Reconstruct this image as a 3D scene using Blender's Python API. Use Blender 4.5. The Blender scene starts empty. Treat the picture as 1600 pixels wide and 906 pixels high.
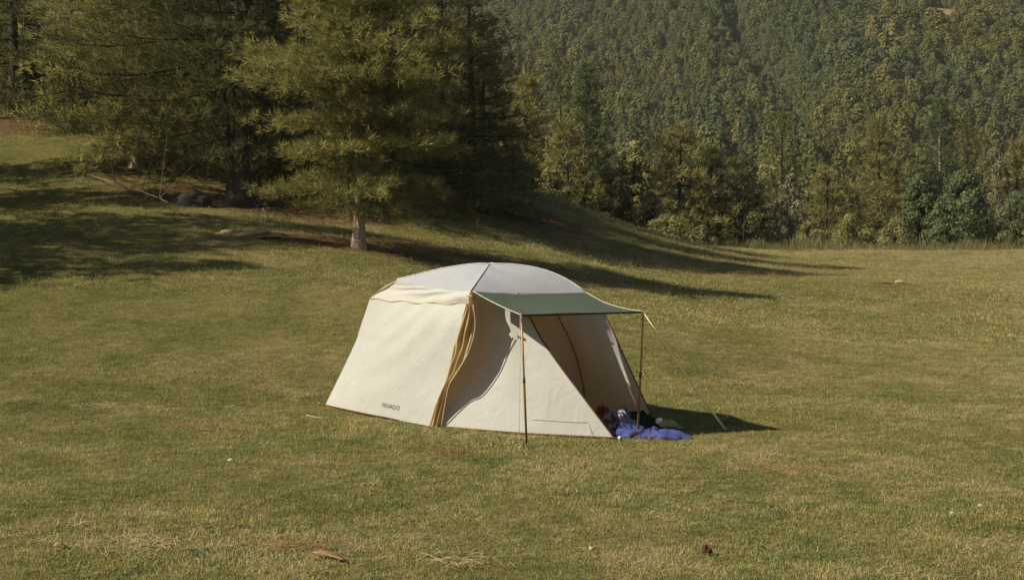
import bpy, bmesh, math, random
import numpy as np
from mathutils import Vector, noise as mnoise
R = math.radians
random.seed(7)
rng = np.random.default_rng(7)
scene = bpy.context.scene
C = scene.collection

# ------------------------------------------------------------------ camera, sky, sun, exposure
F, HZ, CX, CZ = 2400.0, 360.0, 800.0, 2.5     # focal length in photo pixels, row of the eye level, eye height
cam_d = bpy.data.cameras.new("camera")
cam_d.sensor_width = 36.0
cam_d.lens = 36.0 * F / 1600.0
cam_d.shift_y = -(453.0 - HZ) / 1600.0
cam_d.clip_start = 0.1
cam_d.clip_end = 5000
cam = bpy.data.objects.new("camera", cam_d)
cam.location = (0, 0, CZ)
cam.rotation_euler = (R(90), 0, 0)
C.objects.link(cam)
scene.camera = cam

SUN_EL, SUN_AZ = 38.0, 21.0                   # elevation; light travels along +X turned this much towards +Y
world = bpy.data.worlds.new("World")
scene.world = world
world.use_nodes = True
wn = world.node_tree
sky = wn.nodes.new("ShaderNodeTexSky")
sky.sky_type = 'NISHITA'
sky.sun_disc = False
sky.sun_elevation = R(SUN_EL)
sky.sun_rotation = R(270 - SUN_AZ)
bg = wn.nodes["Background"]
wn.links.new(sky.outputs[0], bg.inputs[0])
bg.inputs[1].default_value = 0.05
ld = np.array([math.cos(R(SUN_AZ)) * math.cos(R(SUN_EL)), math.sin(R(SUN_AZ)) * math.cos(R(SUN_EL)), -math.sin(R(SUN_EL))])
sun_d = bpy.data.lights.new("sun", 'SUN')
sun_d.energy = 5.0
sun_d.angle = R(0.5)
sun_d.color = (1.0, 0.905, 0.69)
sun = bpy.data.objects.new("sun", sun_d)
sun.rotation_euler = Vector(ld).to_track_quat('-Z', 'Y').to_euler()
sun.location = (-30, -10, 40)
C.objects.link(sun)
scene.view_settings.view_transform = 'Standard'
scene.view_settings.look = 'None'
scene.view_settings.exposure = 0.52
scene.view_settings.gamma = 1.0
scene.cycles.max_bounces = 6
scene.cycles.transparent_max_bounces = 4

# ------------------------------------------------------------------ helpers
def P(px, py, Y):
    return np.array([(px - CX) * Y / F, Y, CZ - (py - HZ) * Y / F])

def tag(o, label=None, cat=None, group=None, kind=None):
    if label: o["label"] = label
    if cat: o["category"] = cat
    if group: o["group"] = group
    if kind: o["kind"] = kind
    return o

def empty(name, loc, label, cat, group=None):
    o = bpy.data.objects.new(name, None)
    o.location = loc
    o.empty_display_size = 0.3
    C.objects.link(o)
    return tag(o, label, cat, group)

def mesh_np(name, verts, tris=None, quads=None, attrs=None, smooth=False):
    me = bpy.data.meshes.new(name)
    verts = np.asarray(verts, dtype=np.float32).reshape(-1, 3)
    nt = 0 if tris is None else len(tris)
    nq = 0 if quads is None else len(quads)
    me.vertices.add(len(verts))
    me.vertices.foreach_set("co", verts.ravel())
    loops = []
    if nt: loops.append(np.asarray(tris, dtype=np.int32).ravel())
    if nq: loops.append(np.asarray(quads, dtype=np.int32).ravel())
    if loops:
        L = np.concatenate(loops)
        me.loops.add(len(L))
        me.loops.foreach_set("vertex_index", L)
        starts = np.concatenate([np.arange(nt) * 3, nt * 3 + np.arange(nq) * 4]).astype(np.int32)
        me.polygons.add(nt + nq)
        me.polygons.foreach_set("loop_start", starts)
        if smooth:
            me.polygons.foreach_set("use_smooth", np.ones(nt + nq, dtype=bool))
    me.update(calc_edges=True)
    if attrs:
        for k, v in attrs.items():
            v = np.asarray(v, dtype=np.float32)
            if v.ndim == 2:
                a = me.attributes.new(k, 'FLOAT_VECTOR', 'POINT'); a.data.foreach_set("vector", v.ravel())
            else:
                a = me.attributes.new(k, 'FLOAT', 'POINT'); a.data.foreach_set("value", v)
    return me

def link(name, me, mat, parent=None):
    o = bpy.data.objects.new(name, me)
    if mat is not None and len(me.materials) == 0: me.materials.append(mat)
    C.objects.link(o)
    if parent is not None:
        o.parent = parent
        o.location = -parent.location if False else (0, 0, 0)
    return o

def local(verts, root):
    return np.asarray(verts) - np.array(root.location)

def tube_np(pts, rad, n=6, closed_ends=True):
    pts = np.asarray(pts, float)
    k = len(pts)
    rad = np.full(k, rad, float) if np.isscalar(rad) else np.asarray(rad, float)
    t = np.gradient(pts, axis=0)
    t /= np.linalg.norm(t, axis=1)[:, None] + 1e-9
    up = np.array([0.13, 0.21, 1.0]) if abs(t[0][2]) < 0.8 * 1 else np.array([1.0, 0.17, 0.05])
    a = np.cross(t, up); a /= np.linalg.norm(a, axis=1)[:, None] + 1e-9
    b = np.cross(t, a)
    ang = np.linspace(0, 2 * np.pi, n, endpoint=False)
    v = pts[:, None, :] + rad[:, None, None] * (np.cos(ang)[None, :, None] * a[:, None, :] + np.sin(ang)[None, :, None] * b[:, None, :])
    v = v.reshape(-1, 3)
    q = []
    for i in range(k - 1):
        for j in range(n):
            q.append((i * n + j, i * n + (j + 1) % n, (i + 1) * n + (j + 1) % n, (i + 1) * n + j))
    return v, np.array(q)

class Acc:
    def __init__(s): s.v = []; s.t = []; s.q = []; s.n = 0; s.a = []
    def add(s, v, t=None, q=None, tone=0.5):
        v = np.asarray(v).reshape(-1, 3)
        if t is not None and len(t): s.t.append(np.asarray(t) + s.n)
        if q is not None and len(q): s.q.append(np.asarray(q) + s.n)
        s.v.append(v); s.n += len(v)
        s.a.append(np.full(len(v), tone) if np.isscalar(tone) else np.asarray(tone))
    def mesh(s, name, smooth=False):
        return mesh_np(name, np.concatenate(s.v), np.concatenate(s.t) if s.t else None, np.concatenate(s.q) if s.q else None,
                       {"tone": np.concatenate(s.a)}, smooth)

# ------------------------------------------------------------------ terrain function (thin plate spline through surveyed points)
cp = []
for px, py, Y in [(0, 450, 32), (0, 330, 44), (0, 250, 54), (50, 190, 62), (250, 400, 37), (250, 330, 44), (160, 240, 54),
                  (558, 389, 40), (370, 322, 47), (450, 312, 49), (683, 405, 41), (740, 340, 51), (820, 297, 62), (900, 325, 66),
                  (1000, 362, 70), (1100, 386, 74), (1300, 391, 80), (1600, 392, 82), (1100, 445, 48), (1400, 445, 50), (1250, 415, 62), (1500, 415, 64),
                  (800, 440, 39), (950, 430, 44), (800, 480, 31), (600, 480, 30), (600, 560, 25.5), (1300, 520, 35), (100, 520, 28), (1000, 370, 60), (900, 395, 50)]:
    cp.append(P(px, py, Y))
for p in [(-8, 8, 0.05), (0, 8, 0), (8, 8, 0), (-7, 14, 0.1), (0, 14, 0), (7, 14, 0), (-2.6, 21.8, 0.02), (-0.9, 19.5, 0), (1.2, 18.4, 0), (1.9, 19.7, 0), (-0.5, 20.8, 0), (3.5, 19.5, 0), (0, 22.6, 0.04),
          (2, 17, 0), (6, 20, 0), (-7, 22, 0.28), (4, 25, 0.02), (12, 24, 0.1), (-30, 22, 2.0), (-42, 50, 9), (-45, 82, 16), (-24, 84, 12), (-25, -30, 0), (25, -30, 0), (45, 30, 0.6), (55, 60, 1.0), (55, 84, 1.3),
          (0, -30, 0), (-30, 0, 1), (35, 0, 0), (2, 84, 3.0), (12, 92, 0.4), (30, 98, 0.0), (-24, 110, 10), (0, 112, -1), (30, 120, -4), (60, 120, -4), (-60, 120, 14), (-60, 20, 5), (-60, -30, 3), (60, -30, 0)]:
    cp.append(np.array(p, float))
cp = np.array(cp)
def _phi(r2): return np.where(r2 > 1e-9, 0.5 * r2 * np.log(np.maximum(r2, 1e-9)), 0.0)
_S = 50.0
_xy = cp[:, :2] / _S
_n = len(cp)
_K = _phi(((_xy[:, None] - _xy[None]) ** 2).sum(-1)) + np.eye(_n) * 1e-4
_Pm = np.hstack([np.ones((_n, 1)), _xy])
_A = np.block([[_K, _Pm], [_Pm.T, np.zeros((3, 3))]])
_w = np.linalg.solve(_A, np.concatenate([cp[:, 2], np.zeros(3)]))
def gz(X, Y):
    X = np.atleast_1d(np.asarray(X, float)); Y = np.atleast_1d(np.asarray(Y, float))
    sh = X.shape
    q = np.stack([X.ravel(), Y.ravel()], 1) / _S
    out = np.empty(len(q))
    for i in range(0, len(q), 20000):
        s = q[i:i + 20000]
        r2 = ((s[:, None] - _xy[None]) ** 2).sum(-1)
        out[i:i + 20000] = _phi(r2) @ _w[:_n] + _w[_n] + s @ _w[_n + 1:]
    x = X.ravel(); y = Y.ravel()
    nz = 0.035 * np.sin(x * .9 + 1.3 * np.sin(y * .35)) * np.sin(y * .7 + 2 * np.sin(x * .31)) + 0.02 * np.sin(x * 2.3 + y * 1.1) * np.sin(y * 2.9 - x * .7)
    far = np.clip((np.hypot(x - .2, y - 20) - 3.2) / 3, 0, 1)
    return (out + nz * far).reshape(sh)
def gz1(x, y): return float(gz([x], [y])[0])
def gp(px, py, ymin=9.0, ymax=100.0):
    """first point of the ground seen along a pixel's ray"""
    Y = np.arange(ymin, ymax, 0.1)
    X = (px - CX) * Y / F
    Z = CZ - (py - HZ) * Y / F
    d = Z - gz(X, Y)
    i = np.argmax(d <= 0) if (d <= 0).any() else len(Y) - 1
    return np.array([X[i], Y[i], gz1(X[i], Y[i])])

# mountain
def vnoise(x, y, s, seed=0):
    out = np.zeros(x.shape)
    fx, fy = x.ravel() / s, y.ravel() / s
    r = out.ravel()
    a = np.floor(fx).astype(int); b = np.floor(fy).astype(int)
    u = fx - a; v = fy - b
    u = u * u * (3 - 2 * u); v = v * v * (3 - 2 * v)
    def h(i, j):
        n = (i * 374761393 + j * 668265263 + seed * 974711) & 0x7fffffff
        n = (n ^ (n >> 13)) * 1274126177 & 0x7fffffff
        return ((n ^ (n >> 16)) & 0xffff) / 65535.0
    r = h(a, b) * (1 - u) * (1 - v) + h(a + 1, b) * u * (1 - v) + h(a, b + 1) * (1 - u) * v + h(a + 1, b + 1) * u * v
    return r.reshape(x.shape)
def mz(X, Y):
    t = np.maximum(Y - 230 + 0.12 * X, 0)
    base = -9 + 0.285 * t
    g = X + 0.62 * (Y - 300)
    k = np.clip(t / 70, 0, 1)
    # broad diagonal spurs
    sp = 8.0 * np.sin(g / 27.0 + 1.2 * vnoise(X, Y, 110, 3)) + 2.5 * np.sin((X - 0.5 * Y) / 19.0 + 2 * vnoise(X, Y, 80, 5))
    return base + k * (sp + 14 * (vnoise(X, Y, 75, 8) - .5))
def hp(px, py):
    Y = np.arange(200, 700, 0.5); X = (px - CX) * Y / F
    d = CZ - (py - HZ) * Y / F - mz(X, Y)
    i = int(np.argmax(d <= 0)) if (d <= 0).any() else len(Y) - 1
    return (X[i], Y[i])
def line_dist(X, Y, pts):
    best = np.full(X.shape, 1e9)
    for (ax, ay), (bx, by) in zip(pts[:-1], pts[1:]):
        t = np.clip(((X - ax) * (bx - ax) + (Y - ay) * (by - ay)) / ((bx - ax) ** 2 + (by - ay) ** 2 + 1e-9), 0, 1)
        best = np.minimum(best, np.hypot(X - ax - t * (bx - ax), Y - ay - t * (by - ay)))
    return best
GULLY = [hp(1110, -30), hp(1160, 60), hp(1200, 105), hp(1245, 160), hp(1280, 225), hp(1310, 285)]
TRAIL = [hp(1520, 0), hp(1470, 28), hp(1420, 58)]
TRAIL2 = [hp(1316, 147), hp(1296, 160)]
GOLDP = hp(1388, 92)
_mz0 = mz
def mz(X, Y):
    d = line_dist(X, Y, GULLY)
    return _mz0(X, Y) - 8 * np.exp(-(d / 5.0) ** 2) + 4 * np.exp(-((d - 16) / 10.0) ** 2)

# ------------------------------------------------------------------ materials
def new_mat(name):
    m = bpy.data.materials.new(name); m.use_nodes = True
    nt = m.node_tree
    b = nt.nodes["Principled BSDF"]
    b.inputs["Specular IOR Level"].default_value = 0.2
    b.inputs["Roughness"].default_value = 0.8
    return m, nt, b
def N_(nt, t, **kw):
    n = nt.nodes.new(t)
    for k, v in kw.items(): setattr(n, k, v)
    return n
def noise_tex(nt, vec, scale, detail=4, rough=0.55, dist=0.0):
    n = N_(nt, "ShaderNodeTexNoise")
    n.inputs["Scale"].default_value = scale; n.inputs["Detail"].default_value = detail
    n.inputs["Roughness"].default_value = rough; n.inputs["Distortion"].default_value = dist
    nt.links.new(vec, n.inputs["Vector"])
    return n.outputs["Fac"]
def ramp(nt, fac, stops):
    r = N_(nt, "ShaderNodeValToRGB")
    e = r.color_ramp.elements
    while len(e) > 1: e.remove(e[-1])
    e[0].position = stops[0][0]; e[0].color = (*stops[0][1], 1)
    for p, c in stops[1:]:
        x = e.new(p); x.color = (*c, 1)
    nt.links.new(fac, r.inputs[0])
    return r.outputs[0]
def mixc(nt, fac, a, b, mode='MIX'):
    m = N_(nt, "ShaderNodeMix", data_type='RGBA', blend_type=mode)
    for s, v in ((m.inputs[0], fac), (m.inputs[6], a), (m.inputs[7], b)):
        if hasattr(v, "is_output") or isinstance(v, bpy.types.NodeSocket): nt.links.new(v, s)
        elif isinstance(v, (int, float)): s.default_value = v
        else: s.default_value = (*v, 1)
    return m.outputs[2]
def math_(nt, op, a, b=0.0, clamp=False):
    m = N_(nt, "ShaderNodeMath", operation=op, use_clamp=clamp)
    for s, v in ((m.inputs[0], a), (m.inputs[1], b)):
        if isinstance(v, bpy.types.NodeSocket): nt.links.new(v, s)
        else: s.default_value = v
    return m.outputs[0]
def bump(nt, b, h, strength, dist):
    n = N_(nt, "ShaderNodeBump")
    n.inputs["Strength"].default_value = strength; n.inputs["Distance"].default_value = dist
    nt.links.new(h, n.inputs["Height"]); nt.links.new(n.outputs[0], b.inputs["Normal"])

def plain(name, col, rough=0.7, var=0.25, scale=20, metal=0.0, bumpd=0.0):
    m, nt, b = new_mat(name)
    tc = N_(nt, "ShaderNodeTexCoord")
    f = noise_tex(nt, tc.outputs["Object"], scale)
    c = ramp(nt, f, [(0.3, tuple(x * (1 - var) for x in col)), (0.7, tuple(min(1, x * (1 + var)) for x in col))])
    nt.links.new(c, b.inputs["Base Color"])
    b.inputs["Roughness"].default_value = rough; b.inputs["Metallic"].default_value = metal
    if bumpd: bump(nt, b, f, 0.6, bumpd)
    return m

def meadow_colour(nt, pos):
    """world-space turf colour: green and straw in patches"""
    big = noise_tex(nt, pos, 0.16, 3, 0.6, 0.4)
    # mild stretch of the patches across the view
    mp = N_(nt, "ShaderNodeMapping"); mp.inputs["Scale"].default_value = (0.7, 0.45, 0.7)
    nt.links.new(pos, mp.inputs["Vector"])
    mid = noise_tex(nt, mp.outputs[0], 1.1, 5, 0.62, 0.6)
    fine = noise_tex(nt, pos, 9.0, 4, 0.7)
    sx = N_(nt, "ShaderNodeSeparateXYZ"); nt.links.new(pos, sx.inputs[0])
    tilt = math_(nt, 'MULTIPLY', sx.outputs[0], 0.005)
    s = math_(nt, 'ADD', math_(nt, 'MULTIPLY', big, 0.36), math_(nt, 'MULTIPLY', mid, 0.50))
    s = math_(nt, 'ADD', s, math_(nt, 'MULTIPLY', math_(nt, 'SUBTRACT', fine, 0.5), 0.35))
    s = math_(nt, 'ADD', s, tilt)
    m3 = noise_tex(nt, pos, 3.2, 4, 0.65, 0.3)
    s = math_(nt, 'ADD', s, math_(nt, 'ADD', math_(nt, 'MULTIPLY', math_(nt, 'SUBTRACT', m3, 0.5), 0.5), 0.105))
    return s, fine

GREEN_D = (0.090, 0.090, 0.032); GREEN = (0.145, 0.132, 0.045); OLIVE = (0.185, 0.155, 0.062); STRAW = (0.27, 0.215, 0.11); BROWN = (0.085, 0.052, 0.022)
def make_ground_mat():
    m, nt, b = new_mat("turf_soil")
    g = N_(nt, "ShaderNodeNewGeometry")
    s, fine = meadow_colour(nt, g.outputs["Position"])
    c = ramp(nt, s, [(0.34, GREEN_D), (0.45, GREEN), (0.56, OLIVE), (0.68, STRAW)])
    dk = noise_tex(nt, g.outputs["Position"], 26, 3, 0.75)
    c = mixc(nt, ramp(nt, dk, [(0.36, (0.75,) * 3), (0.56, (0.0,) * 3)]), c, (0.035, 0.032, 0.010))
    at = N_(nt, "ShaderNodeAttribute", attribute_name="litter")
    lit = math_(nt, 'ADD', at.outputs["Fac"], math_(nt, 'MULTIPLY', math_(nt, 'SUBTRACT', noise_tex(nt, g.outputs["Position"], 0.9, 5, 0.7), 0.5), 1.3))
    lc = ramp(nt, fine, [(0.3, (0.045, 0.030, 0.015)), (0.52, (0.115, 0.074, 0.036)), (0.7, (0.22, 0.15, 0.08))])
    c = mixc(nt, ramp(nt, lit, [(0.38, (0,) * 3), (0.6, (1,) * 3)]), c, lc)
    nt.links.new(c, b.inputs["Base Color"])
    b.inputs["Roughness"].default_value = 1.0
    b.inputs["Specular IOR Level"].default_value = 0.0
    h = noise_tex(nt, g.outputs["Position"], 14, 5, 0.7)
    bump(nt, b, h, 0.9, 0.05)
    return m
def make_grass_mat(name, dry=0.0):
    m, nt, b = new_mat(name)
    g = N_(nt, "ShaderNodeNewGeometry")
    oi = N_(nt, "ShaderNodeObjectInfo")
    s, fine = meadow_colour(nt, g.outputs["Position"])
    s = math_(nt, 'ADD', s, math_(nt, 'MULTIPLY', math_(nt, 'SUBTRACT', oi.outputs["Random"], 0.5), 0.16))
    at = N_(nt, "ShaderNodeAttribute", attribute_name="tone")
    s = math_(nt, 'ADD', s, math_(nt, 'MULTIPLY', math_(nt, 'SUBTRACT', at.outputs["Fac"], 0.5 - dry), 0.22))
    c = ramp(nt, s, [(0.28, (0.135, 0.143, 0.055)), (0.42, (0.218, 0.228, 0.078)), (0.57, (0.325, 0.288, 0.110)), (0.74, (0.50, 0.405, 0.22))])
    gn = noise_tex(nt, g.outputs["Position"], 1.9, 4, 0.65, 0.5)
    c = mixc(nt, ramp(nt, gn, [(0.50, (0,) * 3), (0.66, (0.75 if dry == 0 else 0.15,) * 3)]), c, (0.135, 0.185, 0.072))
    rn = noise_tex(nt, g.outputs["Position"], 5.0, 3, 0.7, 0.5)
    c = mixc(nt, ramp(nt, rn, [(0.60, (0,) * 3), (0.72, (0.6,) * 3)]), c, (0.19, 0.125, 0.06))
    nt.nodes.remove(b)
    d = N_(nt, "ShaderNodeBsdfDiffuse"); t = N_(nt, "ShaderNodeBsdfTranslucent"); mx = N_(nt, "ShaderNodeMixShader")
    mx.inputs[0].default_value = 0.3
    nt.links.new(c, d.inputs[0]); nt.links.new(c, t.inputs[0])
    nt.links.new(d.outputs[0], mx.inputs[1]); nt.links.new(t.outputs[0], mx.inputs[2])
    nt.links.new(mx.outputs[0], nt.nodes["Material Output"].inputs[0])
    return m
def foliage(name, dark, mid, light, trans=0.3, world_var=0.0, random_amt=0.0, big=None, bigscale=0.02):
    m, nt, b = new_mat(name)
    at = N_(nt, "ShaderNodeAttribute", attribute_name="tone")
    s = at.outputs["Fac"]
    if random_amt:
        oi = N_(nt, "ShaderNodeObjectInfo")
        s = math_(nt, 'ADD', s, math_(nt, 'MULTIPLY', math_(nt, 'SUBTRACT', oi.outputs["Random"], 0.5), random_amt))
    c = ramp(nt, s, [(0.1, dark), (0.5, mid), (0.9, light)])
    if big:
        g = N_(nt, "ShaderNodeNewGeometry")
        f = noise_tex(nt, g.outputs["Position"], bigscale, 3, 0.6, 0.5)
        c = mixc(nt, ramp(nt, f, [(0.42, (0,) * 3), (0.62, (0.8,) * 3)]), c, big)
        if random_amt:
            r2 = math_(nt, 'FRACT', math_(nt, 'MULTIPLY', oi.outputs["Random"], 17.31))
            c = mixc(nt, 1.0, c, ramp(nt, r2, [(0.0, (0.75, 0.8, 0.85)), (0.35, (0.95, 1.0, 1.0)), (0.8, (1.04, 1.02, 0.92)), (0.97, (1.15, 1.06, 0.88))]), 'MULTIPLY')
    nt.nodes.remove(b)
    d = N_(nt, "ShaderNodeBsdfDiffuse"); t = N_(nt, "ShaderNodeBsdfTranslucent"); mx = N_(nt, "ShaderNodeMixShader")
    mx.inputs[0].default_value = trans
    nt.links.new(c, d.inputs[0]); nt.links.new(c, t.inputs[0])
    nt.links.new(d.outputs[0], mx.inputs[1]); nt.links.new(t.outputs[0], mx.inputs[2])
    nt.links.new(mx.outputs[0], nt.nodes["Material Output"].inputs[0])
    return m
def bark(name, a, b_, scale=6):
    m, nt, b = new_mat(name)
    tc = N_(nt, "ShaderNodeTexCoord")
    mp = N_(nt, "ShaderNodeMapping"); mp.inputs["Scale"].default_value = (3.0, 3.0, 0.5)
    nt.links.new(tc.outputs["Object"], mp.inputs["Vector"])
    f = noise_tex(nt, mp.outputs[0], scale, 5, 0.7, 0.8)
    at = N_(nt, "ShaderNodeAttribute", attribute_name="tone")
    c = mixc(nt, 1.0, ramp(nt, f, [(0.35, a), (0.65, b_)]), ramp(nt, at.outputs["Fac"], [(0.0, (.35, .3, .25)), (0.5, (1, 1, 1))]), 'MULTIPLY')
    nt.links.new(c, b.inputs["Base Color"])
    b.inputs["Roughness"].default_value = 0.95
    bump(nt, b, f, 1.0, 0.03)
    return m
def canvas(name, col, tcol, trans=0.3, crease=0.5, stain=0.06):
    m, nt, b = new_mat(name)
    tc = N_(nt, "ShaderNodeTexCoord")
    f1 = noise_tex(nt, tc.outputs["Object"], 2.2, 4, 0.6, 0.3)
    f2 = noise_tex(nt, tc.outputs["Object"], 60, 3, 0.7)
    c = ramp(nt, f1, [(0.3, tuple(x * (1 - stain) for x in col)), (0.7, col)])
    c = mixc(nt, math_(nt, 'MULTIPLY', f2, 0.16), c, (0.9 * col[0], 0.84 * col[1], 0.72 * col[2]))
    d = N_(nt, "ShaderNodeBsdfDiffuse"); t = N_(nt, "ShaderNodeBsdfTranslucent"); mx = N_(nt, "ShaderNodeMixShader")
    nt.nodes.remove(b)
    mx.inputs[0].default_value = trans
    t.inputs[0].default_value = (*tcol, 1)
    nt.links.new(c, d.inputs[0])
    bn = N_(nt, "ShaderNodeBump"); bn.inputs["Strength"].default_value = crease; bn.inputs["Distance"].default_value = 0.03
    h = noise_tex(nt, tc.outputs["Object"], 3.5, 4, 0.55, 1.2)
    nt.links.new(h, bn.inputs["Height"]); nt.links.new(bn.outputs[0], d.inputs["Normal"])
    nt.links.new(d.outputs[0], mx.inputs[1]); nt.links.new(t.outputs[0], mx.inputs[2])
    nt.links.new(mx.outputs[0], nt.nodes["Material Output"].inputs[0])
    return m

M_ground = make_ground_mat()
M_grass = make_grass_mat("grass_blades")
M_straw = make_grass_mat("dry_straw", 1.6)
M_canvas = canvas("cream_canvas", (0.535, 0.54, 0.535), (0.62, 0.35, 0.10), 0.28)
M_fold = canvas("folded_canvas", (0.50, 0.40, 0.22), (0.66, 0.36, 0.09), 0.30)
M_roof = canvas("white_roof_cloth", (0.38, 0.39, 0.435), (0.5, 0.45, 0.4), 0.12, 0.2)
M_awning = canvas("green_awning_cloth", (0.096, 0.116, 0.096), (0.06, 0.09, 0.05), 0.12, stain=0.15)
M_trim = plain("brown_hem", (0.10, 0.055, 0.022), 0.8)
M_trim_light = plain("pale_piping", (0.55, 0.45, 0.28), 0.7)
M_seam = plain("seam_thread", (0.46, 0.43, 0.37), 0.8)
M_roofseam = plain("pale_roof_seam", (0.75, 0.74, 0.76), 0.8)
M_zip = plain("dark_zip", (0.07, 0.05, 0.03), 0.6)
M_pole = plain("bronze_pole", (0.27, 0.15, 0.05), 0.4, 0.2, 8, 0.35)
M_rope = plain("cream_rope", (0.95, 0.78, 0.42), 0.8, 0.1)
M_print = plain("dark_print", (0.14, 0.11, 0.09), 0.8)
M_peg = plain("pale_metal_peg", (0.6, 0.58, 0.52), 0.4)

# ------------------------------------------------------------------ ground
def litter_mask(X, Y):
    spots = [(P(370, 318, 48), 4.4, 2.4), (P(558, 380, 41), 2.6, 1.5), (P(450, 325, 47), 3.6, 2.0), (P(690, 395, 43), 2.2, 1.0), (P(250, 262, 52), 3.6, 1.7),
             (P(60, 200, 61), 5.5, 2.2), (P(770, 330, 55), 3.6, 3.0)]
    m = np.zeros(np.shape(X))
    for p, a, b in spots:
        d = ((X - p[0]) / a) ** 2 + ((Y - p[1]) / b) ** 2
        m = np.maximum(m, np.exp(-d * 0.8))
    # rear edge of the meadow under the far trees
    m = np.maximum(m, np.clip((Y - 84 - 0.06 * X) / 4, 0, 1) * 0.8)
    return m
def grid_mesh(name, xs, ys, zf, attrs_f=None):
    X, Y = np.meshgrid(xs, ys)
    Z = zf(X, Y)
    v = np.stack([X, Y, Z], -1).reshape(-1, 3)
    nx, ny = len(xs), len(ys)
    i = np.arange((nx - 1) * (ny - 1)); r = i // (nx - 1); c = i % (nx - 1)
    a = r * nx + c
    q = np.stack([a, a + 1, a + nx + 1, a + nx], 1)
    return mesh_np(name, v, None, q, {k: f(X, Y).ravel() for k, f in attrs_f.items()} if attrs_f else None, True)
xs = np.unique(np.concatenate([np.arange(-60, -22, 1.5), np.arange(-22, 30, 0.35), np.arange(30, 61, 1.5)]))
ys = np.unique(np.concatenate([np.arange(-30, 8, 1.5), np.arange(8, 45, 0.3), np.arange(45, 90, 0.6), np.arange(90, 121, 1.5)]))
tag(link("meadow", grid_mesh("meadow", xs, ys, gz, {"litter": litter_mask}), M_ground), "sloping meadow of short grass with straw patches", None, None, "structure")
def mfoot(X, Y):
    z = mz(X, Y)
    k = np.clip((Y - 100) / 60, 0, 1)
    return z * k + (-7.0) * (1 - k)
M_mtn = plain("forest_floor", (0.035, 0.035, 0.017), 1.0, 0.4, 0.1)
M_slope = plain("mountain_soil", (0.035, 0.035, 0.017), 1.0, 0.4, 0.1)
_nt = M_slope.node_tree; _b = _nt.nodes["Principled BSDF"]
_at = N_(_nt, "ShaderNodeAttribute", attribute_name="bare")
_nt.links.new(mixc(_nt, _at.outputs["Fac"], _b.inputs["Base Color"].links[0].from_socket, (0.21, 0.155, 0.09)), _b.inputs["Base Color"])
def bare_mask(X, Y): return np.clip(1.6 - np.minimum(line_dist(X, Y, TRAIL), line_dist(X, Y, TRAIL2)) / 4.0, 0, 1)
far_x = np.arange(-420, 421, 4.0); far_y = np.arange(96, 700, 4.0)
tag(link("mountainside", grid_mesh("mountainside", far_x, far_y, mfoot, {"bare": bare_mask}), M_slope), "steep forested mountainside behind the meadow", None, None, "structure")
vx = np.arange(-1600, 1601, 100.0); vy = np.arange(-1600, 1601, 100.0)
tag(link("valley_floor", grid_mesh("valley_floor", vx, vy, lambda X, Y: np.full(X.shape, -12.0)), M_mtn), "valley ground beyond the meadow", None, None, "structure")

# ------------------------------------------------------------------ instancing for uncountable stuff
def blade_tuft(name, n, h, spread, width, mat, seed, lean=0.6, seg=2):
    r = np.random.default_rng(seed)
    acc = Acc()
    for i in range(n):
        a = r.uniform(0, 2 * np.pi); b = np.array([r.normal(0, spread), r.normal(0, spread), -0.005])
        L = h * r.uniform(0.5, 1.2)
        ln = lean * r.uniform(0.3, 1.5)
        d = np.array([math.cos(a), math.sin(a), 0]); w = np.array([-math.sin(a + r.normal(0, .5)), math.cos(a), 0]) * width * r.uniform(.7, 1.2)
        mid = b + d * L * ln * 0.35 + np.array([0, 0, L * 0.6]); tip = b + d * L * ln + np.array([0, 0, L * max(0.15, 1 - ln * .5)])
        acc.add([b - w, b + w, mid + w * .7, mid - w * .7, tip], [(3, 2, 4)], [(0, 1, 2, 3)], r.uniform(0, 1))
    me = acc.mesh(name)
    me.materials.append(mat)
    o = bpy.data.objects.new(name, me)
    return o
def scatter(name, pts, rot, scl, idx, sources, label, kind="stuff", extra=None):
    me = mesh_np(name, pts, attrs={"rot": rot, "scl": scl})
    a = me.attributes.new("idx", 'INT', 'POINT'); a.data.foreach_set("value", np.asarray(idx, dtype=np.int32))
    o = bpy.data.objects.new(name, me); C.objects.link(o)
    col = bpy.data.collections.new(name + "_sources")
    for i, s in enumerate(sources):
        s.name = "%s_source_%02d" % (name, i); col.objects.link(s)
    ng = bpy.data.node_groups.new(name + "_nodes", 'GeometryNodeTree')
    ng.interface.new_socket("Geometry", in_out='INPUT', socket_type='NodeSocketGeometry')
    ng.interface.new_socket("Geometry", in_out='OUTPUT', socket_type='NodeSocketGeometry')
    gi = ng.nodes.new("NodeGroupInput"); go = ng.nodes.new("NodeGroupOutput")
    iop = ng.nodes.new("GeometryNodeInstanceOnPoints"); ci = ng.nodes.new("GeometryNodeCollectionInfo")
    ci.inputs["Collection"].default_value = col; ci.inputs["Separate Children"].default_value = True; ci.inputs["Reset Children"].default_value = True
    def na(nm, t):
        n = ng.nodes.new("GeometryNodeInputNamedAttribute"); n.data_type = t; n.inputs["Name"].default_value = nm
        return n.outputs["Attribute"]
    ng.links.new(gi.outputs[0], iop.inputs["Points"]); ng.links.new(ci.outputs[0], iop.inputs["Instance"])
    iop.inputs["Pick Instance"].default_value = True
    ng.links.new(na("idx", 'INT'), iop.inputs["Instance Index"])
    ng.links.new(na("rot", 'FLOAT_VECTOR'), iop.inputs["Rotation"])
    ng.links.new(na("scl", 'FLOAT_VECTOR'), iop.inputs["Scale"])
    ng.links.new(iop.outputs[0], go.inputs[0])
    md = o.modifiers.new("scatter", 'NODES'); md.node_group = ng
    tag(o, label, None, None, kind)
    return o

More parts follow.
